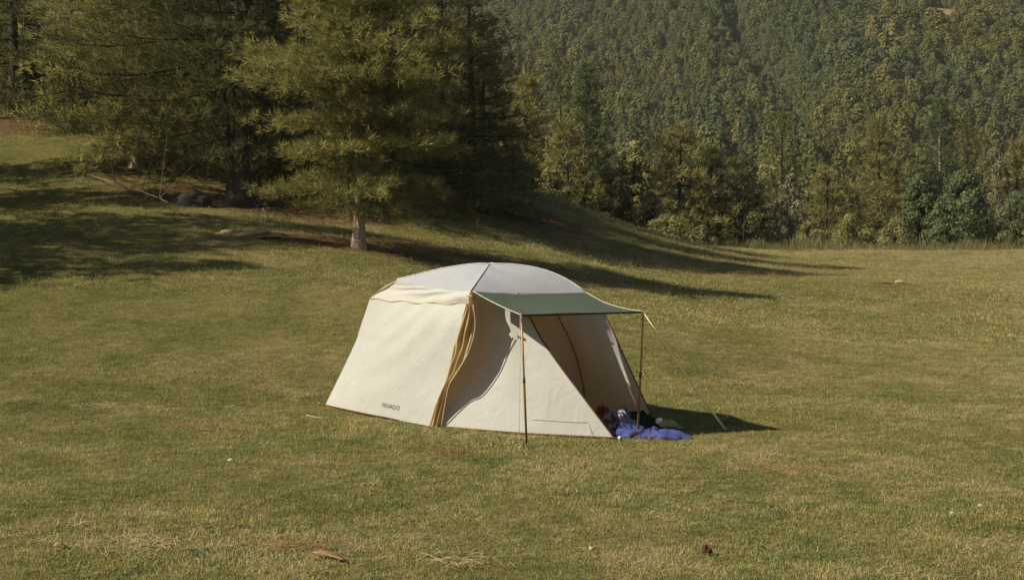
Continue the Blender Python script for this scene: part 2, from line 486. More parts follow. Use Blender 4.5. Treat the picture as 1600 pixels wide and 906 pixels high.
def frustum_points(n, y0, y1, power, margin=1.5):
    """points on the ground of the view wedge and a margin around it; power sets how density falls with distance"""
    u = rng.uniform(0, 1, n)
    e = 2 - power
    Y = (y0 ** e + u * (y1 ** e - y0 ** e)) ** (1 / e)
    X = rng.uniform(-1, 1, n) * (0.345 * Y + margin)
    return X, Y
TENT_POLY = [(-2.62, 21.75), (-0.97, 19.55), (1.2, 18.42), (1.82, 19.67), (0.9, 20.9), (0.1, 22.4)]
def inside(X, Y, poly):
    c = np.zeros(X.shape, bool)
    j = len(poly) - 1
    for i in range(len(poly)):
        xi, yi = poly[i]; xj, yj = poly[j]
        c ^= ((yi > Y) != (yj > Y)) & (X < (xj - xi) * (Y - yi) / (yj - yi) + xi)
        j = i
    return c
def grass_layer(name, n, y0, y1, power, sources, smin, smax, label, zoff=0.0, patch=None):
    X, Y = frustum_points(n, y0, y1, power)
    keep = ~inside(X, Y, TENT_POLY)
    lm = litter_mask(X, Y)
    keep &= rng.uniform(0, 1, n) > np.clip((lm - 0.25) * 2.2, 0, 0.97)
    if patch is not None: keep &= patch(X, Y)
    else: keep &= rng.uniform(0, 1, n) > np.clip((vnoise(X, Y, .16, 51) * vnoise(X, Y, .55, 52) - .42) * 6, 0, .95)
    X, Y = X[keep], Y[keep]
    k = len(X)
    pts = np.stack([X, Y, gz(X, Y) + zoff], 1)
    rot = np.stack([rng.normal(0, .12, k), rng.normal(0, .12, k), rng.uniform(0, 6.28, k)], 1)
    patchy = 0.75 + 0.7 * vnoise(X, Y, 0.9, 4) * vnoise(X, Y, 3.1, 9)
    s = rng.uniform(smin, smax, k) * patchy
    s *= np.where(inside(X, Y, [(p[0] * 1.0 + (p[0] - 0.2) * .12, p[1] + (p[1] - 20.3) * .12) for p in TENT_POLY]), 0.6, 1)
    scl = np.stack([s * 1.1, s * 1.1, s * (1 if patch is None else .45)], 1)
    return scatter(name, pts, rot, scl, rng.integers(0, len(sources), k), sources, label)
g_near = [blade_tuft("t", 16, 0.044, 0.035, 0.0022, M_grass, i, 0.9) for i in range(5)]
grass_layer("grass", 120000, 9.5, 34, 1.2, g_near, 0.6, 1.15, "short green grass covering the meadow around the tent")
g_far = [blade_tuft("t", 15, 0.055, 0.11, 0.005, M_grass, 20 + i, 0.8) for i in range(4)]
grass_layer("grass", 110000, 32, 92, 0.9, g_far, 0.7, 1.3, "short grass of the far meadow up to the trees")
g_dry = [blade_tuft("t", 8, 0.065, 0.05, 0.0022, M_straw, 40 + i, 2.2) for i in range(4)]
grass_layer("dry_straw", 8000, 9.5, 34, 1.0, g_dry, 0.6, 1.4, "dry straw lying in patches on the turf", 0.01,
            lambda X, Y: vnoise(X, Y, 1.7, 12) + 0.5 * vnoise(X, Y, 0.5, 2) + 0.012 * X > 0.78)

# ------------------------------------------------------------------ trees
def needles(cent, dirs, n, length, width, r, tone, up=0.35, cone=0.9):
    """n needles round each tuft centre, as thin triangles"""
    k = len(cent)
    c = np.repeat(cent, n, 0); d = np.repeat(dirs, n, 0); tn = np.repeat(tone, n)
    rd = r.normal(0, 1, (k * n, 3))
    v = d + rd * cone * 0.6; v[:, 2] += up
    v /= np.linalg.norm(v, axis=1)[:, None] + 1e-9
    s = np.cross(v, r.normal(0, 1, (k * n, 3))); s /= np.linalg.norm(s, axis=1)[:, None] + 1e-9
    L = length * r.uniform(0.6, 1.25, (k * n, 1))
    base = c + rd * length * 0.18
    V = np.stack([base - s * width, base + s * width, base + v * L], 1).reshape(-1, 3)
    T = np.arange(k * n * 3).reshape(-1, 3)
    tt = np.repeat(np.clip(tn + r.normal(0, .1, k * n), 0, 1), 3)
    return V, T, tt
def leaves(cent, n, size, r, tone, spread, out=None):
    k = len(cent)
    c = np.repeat(cent, n, 0) + r.normal(0, spread, (k * n, 3))
    if out is None: nr = r.normal(0, 1, (k * n, 3)) + np.array([0, 0, .5])
    else: nr = np.repeat(out, n, 0) + r.normal(0, .55, (k * n, 3))
    a = np.cross(nr, r.normal(0, 1, (k * n, 3))); a /= np.linalg.norm(a, axis=1)[:, None] + 1e-9
    b = np.cross(nr, a); b /= np.linalg.norm(b, axis=1)[:, None] + 1e-9
    s = size * r.uniform(.6, 1.3, (k * n, 1))
    V = np.stack([c - a * s, c + b * s * .55, c + a * s, c - b * s * .55], 1).reshape(-1, 3)
    Q = np.arange(k * n * 4).reshape(-1, 4)
    return V, Q, np.repeat(np.clip(np.repeat(tone, n) + r.normal(0, .12, k * n), 0, 1), 4)

def pine(seed, H, r0, crown_lo, prof, spacing, per, tuft_n, nl, nw, twig_gap=0.22, droop=0.18, up=0.35, lean=(0, 0), side=None, upper=0.5, gapiness=0.15, wob=0.05, jit=.16, ejit=5, fill=0):
    """returns (trunk mesh, crown mesh); prof(t) = branch reach at relative height t of the crown; side(az) scales it"""
    r = np.random.default_rng(seed)
    tr = Acc(); cr = Acc()
    k = 14
    hs = np.linspace(-0.25, H, k)
    ph = r.uniform(0, 6)
    def axis(h):
        h = np.asarray(h, float)
        return np.stack([lean[0] * h / H + wob * np.sin(h * .7 + ph), lean[1] * h / H + wob * np.cos(h * .9 + ph), h], -1)
    rad = r0 * (1 - np.clip(hs / H, 0, 1)) ** 0.8 + 0.012
    rad[0] *= 1.6; rad[1] *= 1.12
    v, q = tube_np(axis(hs), rad, 10)
    tr.add(v, None, q)
    h = crown_lo
    cents = []; dirs = []; tones = []
    while h < H - 0.15:
        t = (h - crown_lo) / (H - crown_lo)
        reach = prof(t)
        nb = max(3, int(per * r.uniform(.7, 1.3) * (1 - .35 * t)))
        a0 = r.uniform(0, 6.28)
        whorl = r.uniform(0.8, 1.12)
        for b in range(nb):
            if r.uniform() < gapiness: continue
            az = a0 + 2 * np.pi * b / nb + r.normal(0, .25)
            L = reach * whorl * r.uniform(0.62, 1.12)
            if side is not None: L *= side(az)
            if L < 0.15: continue
            hh = h + r.normal(0, spacing * jit)
            st = axis(hh)
            e0 = math.tan(R(-4 + 42 * t * upper * 2 + r.normal(0, ejit)))
            s = np.linspace(0, 1, 7)
            d = np.array([math.cos(az), math.sin(az), 0]); bend = r.normal(0, .12)
            pr = np.array([-d[1], d[0], 0])
            pts = st + s[:, None] * L * d + (s ** 2)[:, None] * L * bend * pr
            pts[:, 2] += L * (e0 * s - droop * 2.0 * s ** 1.6 + droop * 1.5 * s ** 3)
            br = (0.008 + 0.009 * L) * (1 - s * .8)
            v, q = tube_np(pts, br, 4); tr.add(v, None, q, 0.12)
            ln = L
            m = max(3, int(ln / twig_gap))
            for i in range(m):
                s0 = 0.10 + 0.90 * (i + r.uniform(0, 1)) / m
                if s0 > 1: s0 = 1
                if r.uniform() < 0.08: continue
                p0 = np.array([np.interp(s0, s, pts[:, c]) for c in range(3)])
                sd = 1 if i % 2 else -1
                tl = ln * (0.42 * (1 - s0) + 0.12) * r.uniform(.6, 1.25) + 0.08
                ang = sd * R(r.uniform(28, 62))
                td = np.array([d[0] * math.cos(ang) - d[1] * math.sin(ang), d[0] * math.sin(ang) + d[1] * math.cos(ang), r.normal(0.14, .12)])
                mt = max(2, int(tl / (twig_gap * .75)))
                u = (np.arange(mt) + r.uniform(.2, 1, mt)) / mt
                tp = p0 + td * tl * u[:, None]; tp[:, 2] -= 0.15 * tl * u ** 2
                tp += r.normal(0, twig_gap * .28, tp.shape); tp[:, 2] += r.uniform(-.03, .10, mt)
                if twig_gap < 0.3:
                    v, q = tube_np(np.array([p0, p0 + td * tl * .9]), [0.006, 0.003], 3); tr.add(v, None, q, 0.12)
                cents.append(tp); dirs.append(np.repeat(td[None], mt, 0) * np.array([1, 1, .6]))
                tones.append(np.full(mt, 0.5 + r.normal(0, .13) + 0.12 * (s0 - .5)))
        h += spacing * r.uniform(.8, 1.2) * (1 - .35 * t)
    for i in range(fill):   # short shoots between the whorls, close to the stem
        hh = r.uniform(crown_lo + .6, H * .92); az = r.uniform(0, 6.28); L = r.uniform(.35, 1.3) * min(1, prof((hh - crown_lo) / (H - crown_lo)) / 2)
        st = axis(hh); d = np.array([math.cos(az), math.sin(az), r.uniform(-.1, .35)])
        mt = max(3, int(L / .11)); u = np.linspace(.25, 1, mt)
        tp = st + d * L * u[:, None] + r.normal(0, .07, (mt, 3))
        v, q = tube_np(np.array([st, st + d * L]), [.01, .004], 4); tr.add(v, None, q, .12)
        cents.append(tp); dirs.append(np.repeat(d[None], mt, 0)); tones.append(np.full(mt, .5 + r.normal(0, .1)))
    # leader
    top = axis(np.linspace(H - .5, H, 4)); cents.append(top); dirs.append(np.tile([0, 0, 1.], (4, 1))); tones.append(np.full(4, .6))
    V, T, tn = needles(np.concatenate(cents), np.concatenate(dirs), tuft_n, nl, nw, r, np.concatenate(tones), up)
    cr.add(V, T, None, tn)
    print("pine", seed, "needles", len(T), "wood", sum(len(x) for x in tr.q))
    return tr.mesh("trunk", True), cr.mesh("crown")

def broadleaf(seed, H, W, trunk_r, n_clump, leaf_n, leaf, lo=0.12, squash=1.0, shell=0.55, stems=1, shape=None):
    r = np.random.default_rng(seed)
    tr = Acc(); cr = Acc()
    for s in range(stems):
        off = r.normal(0, 0.10 * W if stems > 1 else 0, 2)
        pts = np.array([[off[0] * .3, off[1] * .3, -.2], [off[0] * .5, off[1] * .5, H * .25], [off[0], off[1], H * .55], [off[0] * 1.4, off[1] * 1.4, H * .85]])
        v, q = tube_np(pts, [trunk_r * 1.3, trunk_r, trunk_r * .7, trunk_r * .25], 7); tr.add(v, None, q)
    # puffs of leaves: each limb carries a lobe, its leaves mostly on the outside
    nl = max(14, n_clump // 14)
    C_, O_, T_ = [], [], []
    for i in range(nl):
        t = lo + (1 - lo) * ((i + r.uniform(0, 1)) / nl) ** .85
        az = i * 2.4 + r.normal(0, .5)
        prof = shape(t) if shape else math.sin(math.pi * min(1, max(0.02, (t * .84 + .14))) ** 0.85) ** 0.7
        lr = (W * .5) * r.uniform(.26, .42) * (.55 + .5 * prof)
        rr = max(0, W * .5 * prof - lr * .6) * r.uniform(.75, 1.12)
        ce = np.array([rr * math.cos(az), rr * math.sin(az), H * t - lr * .5])
        m = int(n_clump * 1.0 / nl * leaf_n * .9)
        d = r.normal(0, 1, (m, 3)) + np.array([0, 0, .35]); d /= np.linalg.norm(d, axis=1)[:, None]
        rad = lr * np.where(r.uniform(0, 1, m) < .75, r.uniform(.82, 1.12, m), r.uniform(.3, 1, m))
        C_.append(ce + d * rad[:, None] * np.array([1, 1, .72])); O_.append(d + np.array([0, 0, .3])); T_.append(np.full(m, .5 + r.normal(0, .1)))
        b0 = np.array([0, 0, H * max(.12, t * .6)]); md = (b0 + ce) / 2 + np.array([0, 0, -.03 * H])
        v, q = tube_np(np.array([b0, md, ce + np.array([0, 0, lr * .4])]), [trunk_r * .4, trunk_r * .25, trunk_r * .08], 4); tr.add(v, None, q, .2)
    V, Q, tn = leaves(np.concatenate(C_), 1, leaf, r, np.concatenate(T_), .02, np.concatenate(O_))
    cr.add(V, None, Q, tn)
    return tr.mesh("trunk", True), cr.mesh("crown")

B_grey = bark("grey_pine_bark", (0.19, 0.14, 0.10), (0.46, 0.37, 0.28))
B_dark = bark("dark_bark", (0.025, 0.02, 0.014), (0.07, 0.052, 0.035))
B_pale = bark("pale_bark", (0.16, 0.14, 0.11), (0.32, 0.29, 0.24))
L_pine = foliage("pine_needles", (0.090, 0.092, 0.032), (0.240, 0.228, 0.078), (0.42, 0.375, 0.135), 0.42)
L_pine_dk = foliage("dark_and_shaded_needles", (0.044, 0.052, 0.021), (0.118, 0.118, 0.046), (0.215, 0.20, 0.080), 0.42)  # dark needle colour; far-row gap and added bushes use it as painted shade
L_gold = foliage("golden_pine_needles", (0.115, 0.108, 0.045), (0.25, 0.225, 0.092), (0.38, 0.33, 0.14), 0.42)
L_spruce = foliage("spruce_needles", (0.055, 0.075, 0.038), (0.115, 0.145, 0.070), (0.19, 0.22, 0.105), 0.42)
L_leaf = foliage("fresh_green_leaves", (0.070, 0.095, 0.048), (0.145, 0.178, 0.088), (0.225, 0.25, 0.125), 0.42)
L_bush = foliage("olive_leaves", (0.1081, 0.1097, 0.0449), (0.2516, 0.2414, 0.0998), (0.4556, 0.3951, 0.1871), 0.42)
L_dry = foliage("dry_grey_twigs", (0.12, 0.115, 0.070), (0.21, 0.19, 0.115), (0.31, 0.28, 0.18), 0.2)
L_lime = foliage("lime_leaves", (0.08, 0.11, 0.02), (0.16, 0.20, 0.04), (0.26, 0.30, 0.08), 0.35)

def plant_tree(name, base, meshes, mt, ml, label, cat="tree", group=None, rotz=0.0, scale=1.0):
    o = empty(name, tuple(base), label, cat, group)
    o.rotation_euler[2] = rotz
    o.scale = (scale,) * 3
    link("trunk", meshes[0], mt, o)
    link("crown", meshes[1], ml, o)
    return o
def ground_at(px, Y, dz=0.0):
    X = (px - CX) * Y / F
    return (X, Y, gz1(X, Y) + dz)

G_NEAR = "tall trees at the left edge of the meadow"
G_EDGE = "trees along the far edge of the meadow"
# front pine with the pale trunk
p = gp(558, 388, 30)
prof1 = lambda t: (1.9 + 1.5 * t / .35) if t < .35 else 3.4 * (1 - (t - .35) / .65) ** .72
plant_tree("pine_tree", p, pine(11, 8.3, 0.15, 1.1, prof1, 0.78, 18, 14, 0.20, 0.011, 0.19, 0.09, 0.4, jit=.07, ejit=4, upper=.35, fill=150, gapiness=.04), B_grey, L_pine,
           "pine with a pale grey trunk and layered branches, nearest tree behind the tent", group=G_NEAR)
# big dark pine, left
p = gp(378, 322, 40)
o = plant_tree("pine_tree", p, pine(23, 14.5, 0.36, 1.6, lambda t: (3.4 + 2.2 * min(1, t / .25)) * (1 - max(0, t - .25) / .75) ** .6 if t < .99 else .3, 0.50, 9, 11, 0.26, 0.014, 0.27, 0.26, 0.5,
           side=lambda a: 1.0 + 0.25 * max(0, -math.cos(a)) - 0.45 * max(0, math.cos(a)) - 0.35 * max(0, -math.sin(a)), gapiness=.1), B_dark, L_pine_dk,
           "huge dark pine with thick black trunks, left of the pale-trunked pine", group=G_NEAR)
for dx, dy, rr, ln in ((0.55, 0.1, .22, (0.5, .2)), (0.95, 0.35, .16, (1.3, .3)), (-0.35, .3, .15, (-.6, .2))):
    h = np.linspace(-.2, 7, 8)
    v, q = tube_np(np.stack([dx + ln[0] * (h / 7) ** 1.3 + .08 * np.sin(h * 1.3), dy + ln[1] * h / 7, h], 1), rr * (1 - h / 9), 9); ex = Acc(); ex.add(v, None, q)
    link("trunk", ex.mesh("side_trunk", True), B_dark, o)
# pale-foliaged tree hanging over the slope, far left of the dark one
p = gp(215, 262, 40)
plant_tree("pine_tree", p, pine(31, 12.5, 0.2, 0.25, lambda t: (2.6 + 1.0 * min(1, t / .3)) * (1 - max(0, t - .3) / .7) ** .6, 0.48, 9, 11, 0.26, 0.014, 0.28, 0.30, 0.3, gapiness=.05), B_grey, L_pine,
           "bushy olive pine with low drooping branches, left of the black trunks", group=G_NEAR)
# dark tree right of the front pine
p = gp(735, 335, 40)
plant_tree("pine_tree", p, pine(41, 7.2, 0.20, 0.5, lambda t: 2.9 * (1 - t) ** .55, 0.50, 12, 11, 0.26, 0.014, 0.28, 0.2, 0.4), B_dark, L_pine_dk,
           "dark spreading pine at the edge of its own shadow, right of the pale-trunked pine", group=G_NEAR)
# dense ones behind
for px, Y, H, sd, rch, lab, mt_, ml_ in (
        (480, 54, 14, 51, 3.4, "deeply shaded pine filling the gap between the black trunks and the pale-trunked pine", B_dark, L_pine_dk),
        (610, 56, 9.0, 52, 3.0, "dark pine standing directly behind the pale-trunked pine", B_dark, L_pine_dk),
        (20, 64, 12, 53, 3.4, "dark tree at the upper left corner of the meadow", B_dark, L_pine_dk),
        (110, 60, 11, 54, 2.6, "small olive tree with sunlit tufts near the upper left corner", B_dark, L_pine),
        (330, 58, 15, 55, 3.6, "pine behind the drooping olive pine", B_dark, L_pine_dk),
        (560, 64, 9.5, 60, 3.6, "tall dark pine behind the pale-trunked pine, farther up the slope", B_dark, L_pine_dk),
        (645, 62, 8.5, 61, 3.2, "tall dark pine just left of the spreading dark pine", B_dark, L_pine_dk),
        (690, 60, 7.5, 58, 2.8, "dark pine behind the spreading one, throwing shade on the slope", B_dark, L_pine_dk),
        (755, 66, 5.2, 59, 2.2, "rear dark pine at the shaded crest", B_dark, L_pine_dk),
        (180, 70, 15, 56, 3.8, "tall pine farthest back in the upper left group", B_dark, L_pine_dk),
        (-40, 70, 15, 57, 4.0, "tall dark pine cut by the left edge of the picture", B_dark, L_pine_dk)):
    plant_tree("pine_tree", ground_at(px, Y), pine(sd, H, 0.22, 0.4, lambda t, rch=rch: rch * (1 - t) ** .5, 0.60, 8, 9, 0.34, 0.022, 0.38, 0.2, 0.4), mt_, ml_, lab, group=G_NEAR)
# low dark bushes added to stand in for shade under the group
for px, Y, Hb_, Wb_, sd, lab in ((445, 51, 2.3, 4.2, 91, "added dark bush standing in for shade between the black trunks and the pale trunk"),
                                 (700, 56, 1.8, 3.6, 92, "low dark bush added as shade right of the pale-trunked pine"),
                                 (775, 60, 2.0, 3.4, 93, "dark bush added as shade on the crest under the spreading dark pine"),
                                 (60, 66, 2.2, 4.5, 94, "dark bush added as shade at the upper left edge of the meadow")):
    plant_tree("shade_bush", ground_at(px, Y, -.1), broadleaf(sd, Hb_, Wb_, .05, 420, 14, .09, .05, stems=5), B_dark, L_pine_dk, lab, "shrub", "dark bushes added as shade under the left trees")
# trees just outside the left edge whose shadows stripe the slope
for i, (x, y, H, rch) in enumerate(((-18.5, 31.5, 10, 2.2), (-20.5, 34.5, 13, 2.6), (-19.5, 38, 13, 2.4), (-23.5, 42, 13, 3.0), (-24, 48, 12, 2.6))):
    me = pine(70 + i, H, 0.2, 2.6, lambda t, rch=rch: rch * (1 - t) ** .6 * (.6 + .8 * min(1, t * 3)), 0.60, 9, 9, 0.36, 0.035, 0.36, 0.2, 0.3, gapiness=.15)
    plant_tree("pine_tree", (x, y, gz1(x, y)), me, B_dark, L_pine, "open pine beyond the left edge whose shadow stripes the grass, %s up the slope" % ("lowest", "second", "third", "fourth", "highest")[i], group="pines beyond the left edge")

# far edge of the meadow
def edge_pine(px, Y, top_y, width_px, ml, label, seed, mt_=B_dark, gold=False, lo=0.1, dens=1.0, pw=.7, name="pine_tree"):
    b = ground_at(px, Y, -0.2)
    H = CZ - (top_y - HZ) * Y / F - b[2]
    W = 1.25 * width_px * Y / F / 2
    me = pine(seed, H, 0.05 + H * .014, lo, lambda t: W * (1 - t) ** pw * (1.1 if t > .1 else .85), 0.60, 11, int(10 * dens), 0.33, 0.030, 0.31, 0.14, 0.5, upper=.3, gapiness=.12)
    return plant_tree(name, b, me, mt_, ml, label, group=G_EDGE)
edge_pine(820, 76, 118, 135, L_gold, "golden-olive pine just above the shaded crest, left end of the far row", 101)
edge_pine(885, 74, 185, 105, L_gold, "lower golden pine in front of the tall spruce", 102)
edge_pine(915, 82, 98, 105, L_spruce, "tall blue-green spruce rising above the golden pines", 103, pw=.85, name="spruce_tree")
edge_pine(765, 80, 130, 120, L_gold, "golden pine partly hidden behind the dark spreading pine", 104)
edge_pine(1062, 84, 198, 150, L_gold, "broad brownish pine in the middle of the far row", 105)
edge_pine(1150, 88, 250, 120, L_pine_dk, "pine with shade painted into its dark needles, beside the gap in the far row", 106)  # shade of the gap carried by the dark needle colour
edge_pine(1110, 86, 235, 110, L_pine_dk, "green pine between the brownish pine and the dark one", 107, name="spruce_tree")  # needles darkened so the gap looks shaded
edge_pine(1290, 92, 262, 110, L_gold, "small golden pine right of the pale leafless shrub", 108)
edge_pine(1372, 92, 185, 135, L_gold, "tall golden pine above the reeds", 109, pw=.8)
edge_pine(1470, 94, 155, 120, L_spruce, "tall spruce with a white trunk showing through its crown", 110, mt_=B_pale, dens=.7, name="spruce_tree")
edge_pine(1590, 92, 225, 120, L_bush, "olive pine at the right edge of the picture", 111)
edge_pine(1330, 96, 290, 80, L_pine, "short olive pine behind the tall golden pine", 112)
def edge_leaf(px, Y, top_y, width_px, ml, label, seed, n=620, ln=18, leaf=.10, lo=.05, name="broadleaf_tree", mt_=B_dark, stems=1, cat="tree", shape=None, shell=.55):
    b = ground_at(px, Y, -0.1)
    H = CZ - (top_y - HZ) * Y / F - b[2]
    W = width_px * Y / F
    me = broadleaf(seed, H, W, 0.04 + H * .012, n, ln, leaf, lo, stems=stems, shape=shape, shell=shell)
    return plant_tree(name, b, me, mt_, ml, label, cat, group=G_EDGE)
edge_leaf(1506, 86, 266, 105, L_leaf, "round fresh-green tree standing at the right end of the meadow edge", 201, 600, 18, .10, lo=.1)
edge_leaf(1437, 88, 272, 72, L_leaf, "narrow green tree beside the round fresh-green one", 202)
edge_leaf(990, 78, 222, 80, L_bush, "leafy olive tree left of the brownish pine", 203, 500)
edge_leaf(950, 77, 262, 55, L_bush, "low leafy tree at the foot of the tall spruce", 204)
edge_leaf(1235, 88, 272, 66, L_dry, "pale leafless shrub with fine grey twigs beside the dark gap", 205, 420, 12, .07, name="bare_shrub", mt_=B_pale, stems=5, cat="shrub")
edge_leaf(1556, 92, 208, 56, L_dry, "pale dry tree behind the round fresh-green tree", 206, 260, 10, .07, name="bare_tree", mt_=B_pale, stems=2)
edge_leaf(1045, 74, 335, 95, L_bush, "low rounded bush on the crest in front of the brownish pine", 207, 260, 14, .07, name="bush", stems=4, cat="shrub")
edge_leaf(915, 67.5, 300, 20, L_lime, "small bright lime bush on the shaded crest", 208, 90, 12, .05, name="bush", stems=3, cat="shrub")
edge_leaf(1095, 76, 352, 50, L_dry, "small greyish bush at the foot of the dark gap", 209, 160, 12, .06, name="bush", stems=4, cat="shrub")
edge_leaf(1400, 84, 342, 60, L_bush, "leafy bush at the right end of the reeds", 210, 220, 14, .07, name="bush", stems=4, cat="shrub")
edge_leaf(1588, 84, 300, 70, L_leaf, "green bush at the right end of the meadow, cut by the edge", 211, 260, 14, .08, name="bush", stems=3, cat="shrub")
edge_leaf(860, 71, 262, 60, L_bush, "brushwood bush under the golden pine on the crest", 212, 220, 14, .07, name="bush", stems=4, cat="shrub")
edge_leaf(1265, 85, 345, 60, L_bush, "loose olive bush right of the pale leafless shrub, among the reeds", 214, 220, 14, .07, name="bush", stems=4, cat="shrub")
edge_leaf(1330, 86, 335, 75, L_bush, "wide olive bush at the foot of the tall golden pine", 215, 260, 14, .07, name="bush", stems=4, cat="shrub")
edge_leaf(1200, 85, 348, 50, L_dry, "small dry bush at the right side of the dark gap", 216, 160, 12, .06, name="bush", stems=4, cat="shrub")
edge_leaf(1470, 84, 350, 55, L_leaf, "low green bush between the two fresh-green trees", 217, 200, 14, .07, name="bush", stems=4, cat="shrub")
edge_leaf(1015, 76, 300, 70, L_bush, "tall loose bush between the olive tree and the brownish pine", 218, 300, 14, .08, name="bush", stems=4, cat="shrub")
edge_leaf(1160, 83, 318, 85, L_pine_dk, "bush with shade painted into its dark leaves, deep in the gap of the far row", 213, 260, 14, .08, name="bush", stems=4, cat="shrub")  # dark leaf colour stands in for the gap's shade

# rear row below the mountain, shared meshes
M_hill = foliage("mountain_forest_leaves", (0.086, 0.086, 0.031), (0.134, 0.128, 0.046), (0.18, 0.166, 0.061), 0.25, random_amt=0.3, big=(0.090, 0.112, 0.060), bigscale=0.018)
back_proto = [pine(300 + i, 9.5 + i, 0.16, 0.4, lambda t: 2.6 * (1 - t) ** .7, 0.75, 7, 7, 0.32, 0.03, 0.5, 0.16, 0.3, upper=.3) for i in range(3)] + \
             [broadleaf(310 + i, 7.5 + i, 5, .12, 300, 12, .16) for i in range(2)]
ORD = "first second third fourth fifth sixth seventh eighth ninth tenth eleventh twelfth thirteenth fourteenth fifteenth sixteenth seventeenth eighteenth nineteenth".split()
mats_b = [L_gold, L_pine, L_spruce, L_bush, L_leaf]
descs = ["pine", "slender pine", "taller pine", "rounded leafy tree", "wide leafy tree"]
for row, (Y0, n) in enumerate(((108, 17), (132, 18), (165, 18))):
    for i in range(n):
        px = 700 + (i + random.uniform(-.3, .3)) * 920 / (n - 1)
        Y = Y0 + random.uniform(-8, 8)
        X = (px - CX) * Y / F
        k = random.choice([0, 0, 1, 1, 2, 3, 4])
        z = max(gz1(X, Y) if Y < 118 else -50, float(mfoot(np.array([X]), np.array([Y]))[0]))
        o = empty("valley_tree", (X, Y, z - .2), "%s in the %s row of the valley wood, %s from the left" % (descs[k], ("front", "middle", "rear")[row], ORD[i]), "tree", "valley trees behind the meadow edge")
        o.rotation_euler[2] = random.uniform(0, 6.28)
        s = random.uniform(.75, 1.15); o.scale = (s, s, s * random.uniform(.9, 1.15))
        mt_ = B_dark
        link("trunk", back_proto[k][0], mt_, o); link("crown", back_proto[k][1], M_hill, o)

# forest on the mountain: one mass
def hill_tree(seed, kind):
    r = np.random.default_rng(seed)
    H, W = (8.2, 2.7) if kind == 0 else (6.8, 3.1)
    n = 620
    t = r.uniform(0.05, 1, n)
    az = r.uniform(0, 6.28, n)
    if kind == 0: rr = W * (1 - t) ** .75 * (0.8 + .35 * np.abs(np.sin(t * 20 + seed)))
    else: rr = W * np.sin(np.pi * (t * .85 + .12)) ** .6 * (0.85 + .2 * np.sin(az * 3 + t * 6))
    rr = rr * r.uniform(.7, 1.08, n)
    c = np.stack([rr * np.cos(az), rr * np.sin(az), H * t], 1)
    ou = np.stack([np.cos(az), np.sin(az), 0.25 + .9 * t], 1)
    V, Q, tn = leaves(c, 1, 0.45, r, 0.5 + r.normal(0, .12, n), 0.1, ou)
    a = Acc(); a.add(V, None, Q, tn)
    v, q = tube_np([[0, 0, -1], [0, 0, H * .8]], [.18, .06], 5); a.add(v, None, q, 0.2)
    me = a.mesh("hill_tree"); me.materials.append(M_hill)
    return bpy.data.objects.new("hill_tree", me)
M_hillgold = foliage("yellowing_forest_leaves", (0.115, 0.108, 0.040), (0.185, 0.172, 0.062), (0.26, 0.235, 0.09), 0.25)
src = [hill_tree(400 + i, 0 if i < 4 else 1) for i in range(7)] + [hill_tree(410, 1), hill_tree(411, 0)]
for o in src[7:]: o.data.materials.clear(); o.data.materials.append(M_hillgold)
pts = []
gx = np.arange(-300, 301, 2.3); gy = np.arange(205, 680, 2.5)
X, Y = np.meshgrid(gx, gy)
X = X + rng.uniform(-1.25, 1.25, X.shape); Y = Y + rng.uniform(-1.25, 1.25, Y.shape)
m = (np.abs(X) < 0.36 * Y + 30)
# clearings: the light stripes of bare rock and trail
bare = (line_dist(X, Y, GULLY) < .9) | (line_dist(X, Y, TRAIL) < 4.2) | (line_dist(X, Y, TRAIL2) < 1.0)
X, Y = X[m & ~bare], Y[m & ~bare]
Z = mfoot(X, Y)
vis = (CZ + (HZ + 150) * Y / F) > Z - 10
X, Y, Z = X[vis], Y[vis], Z[vis]
k = len(X)
s = 0.56 * rng.uniform(.6, 1.1, k) ** 1.0 * (1 + .5 * (rng.uniform(0, 1, k) > .8)) * (0.85 + .35 * vnoise(X, Y, 40, 21))
scl = np.stack([s * rng.uniform(.85, 1.25, k), s * rng.uniform(.85, 1.25, k), s * rng.uniform(.85, 1.25, k)], 1)
rot = np.stack([rng.normal(0, .05, k), rng.normal(0, .05, k), rng.uniform(0, 6.28, k)], 1)
kindsel = np.where(vnoise(X, Y, 55, 31) + rng.normal(0, .2, k) > .68, rng.integers(0, 4, k), rng.integers(4, 7, k))
gold = (np.hypot((X - GOLDP[0]) / 4.5, (Y - GOLDP[1]) / 9) < 1) | (rng.uniform(0, 1, k) < .012)
kindsel = np.where(gold, rng.integers(7, 9, k), kindsel)
scatter("mountain_forest", np.stack([X, Y, Z - .3], 1), rot, scl, kindsel, src, "dense mixed forest covering the mountainside")
print("hill trees", k)

# reeds and tall weeds along the far edge
M_reed = foliage("reeds", (0.09, 0.095, 0.04), (0.18, 0.17, 0.075), (0.30, 0.26, 0.13), 0.3)
rsrc = [blade_tuft("t", 26, 1.1, 0.35, 0.012, M_reed, 60 + i, 0.45) for i in range(4)]
n = 2600
px = rng.uniform(1060, 1640, n); Yr = 75.0 + 2.2 * np.sin(px / 41.0) + rng.uniform(0, 1, n) ** .45 * 13
Xr = (px - CX) * Yr / F
dens = vnoise(Xr, Yr, 2.5, 3) > .25
Xr, Yr = Xr[dens], Yr[dens]; k = len(Xr)
s = rng.uniform(.25, 1.0, k) * (.35 + 1.0 * vnoise(Xr, Yr, 1.6, 17)) * np.clip((Yr - 73) / 10, .12, 1)
scatter("reeds", np.stack([Xr, Yr, gz(Xr, Yr) - .05], 1), np.stack([np.zeros(k), np.zeros(k), rng.uniform(0, 6, k)], 1), np.stack([s] * 3, 1),
        rng.integers(0, 4, k), rsrc, "tall pale reeds and weeds along the far meadow edge")
wsrc = [blade_tuft("t", 20, 0.55, 0.16, 0.008, M_reed, 80 + i, 0.6) for i in range(3)]
n = 500
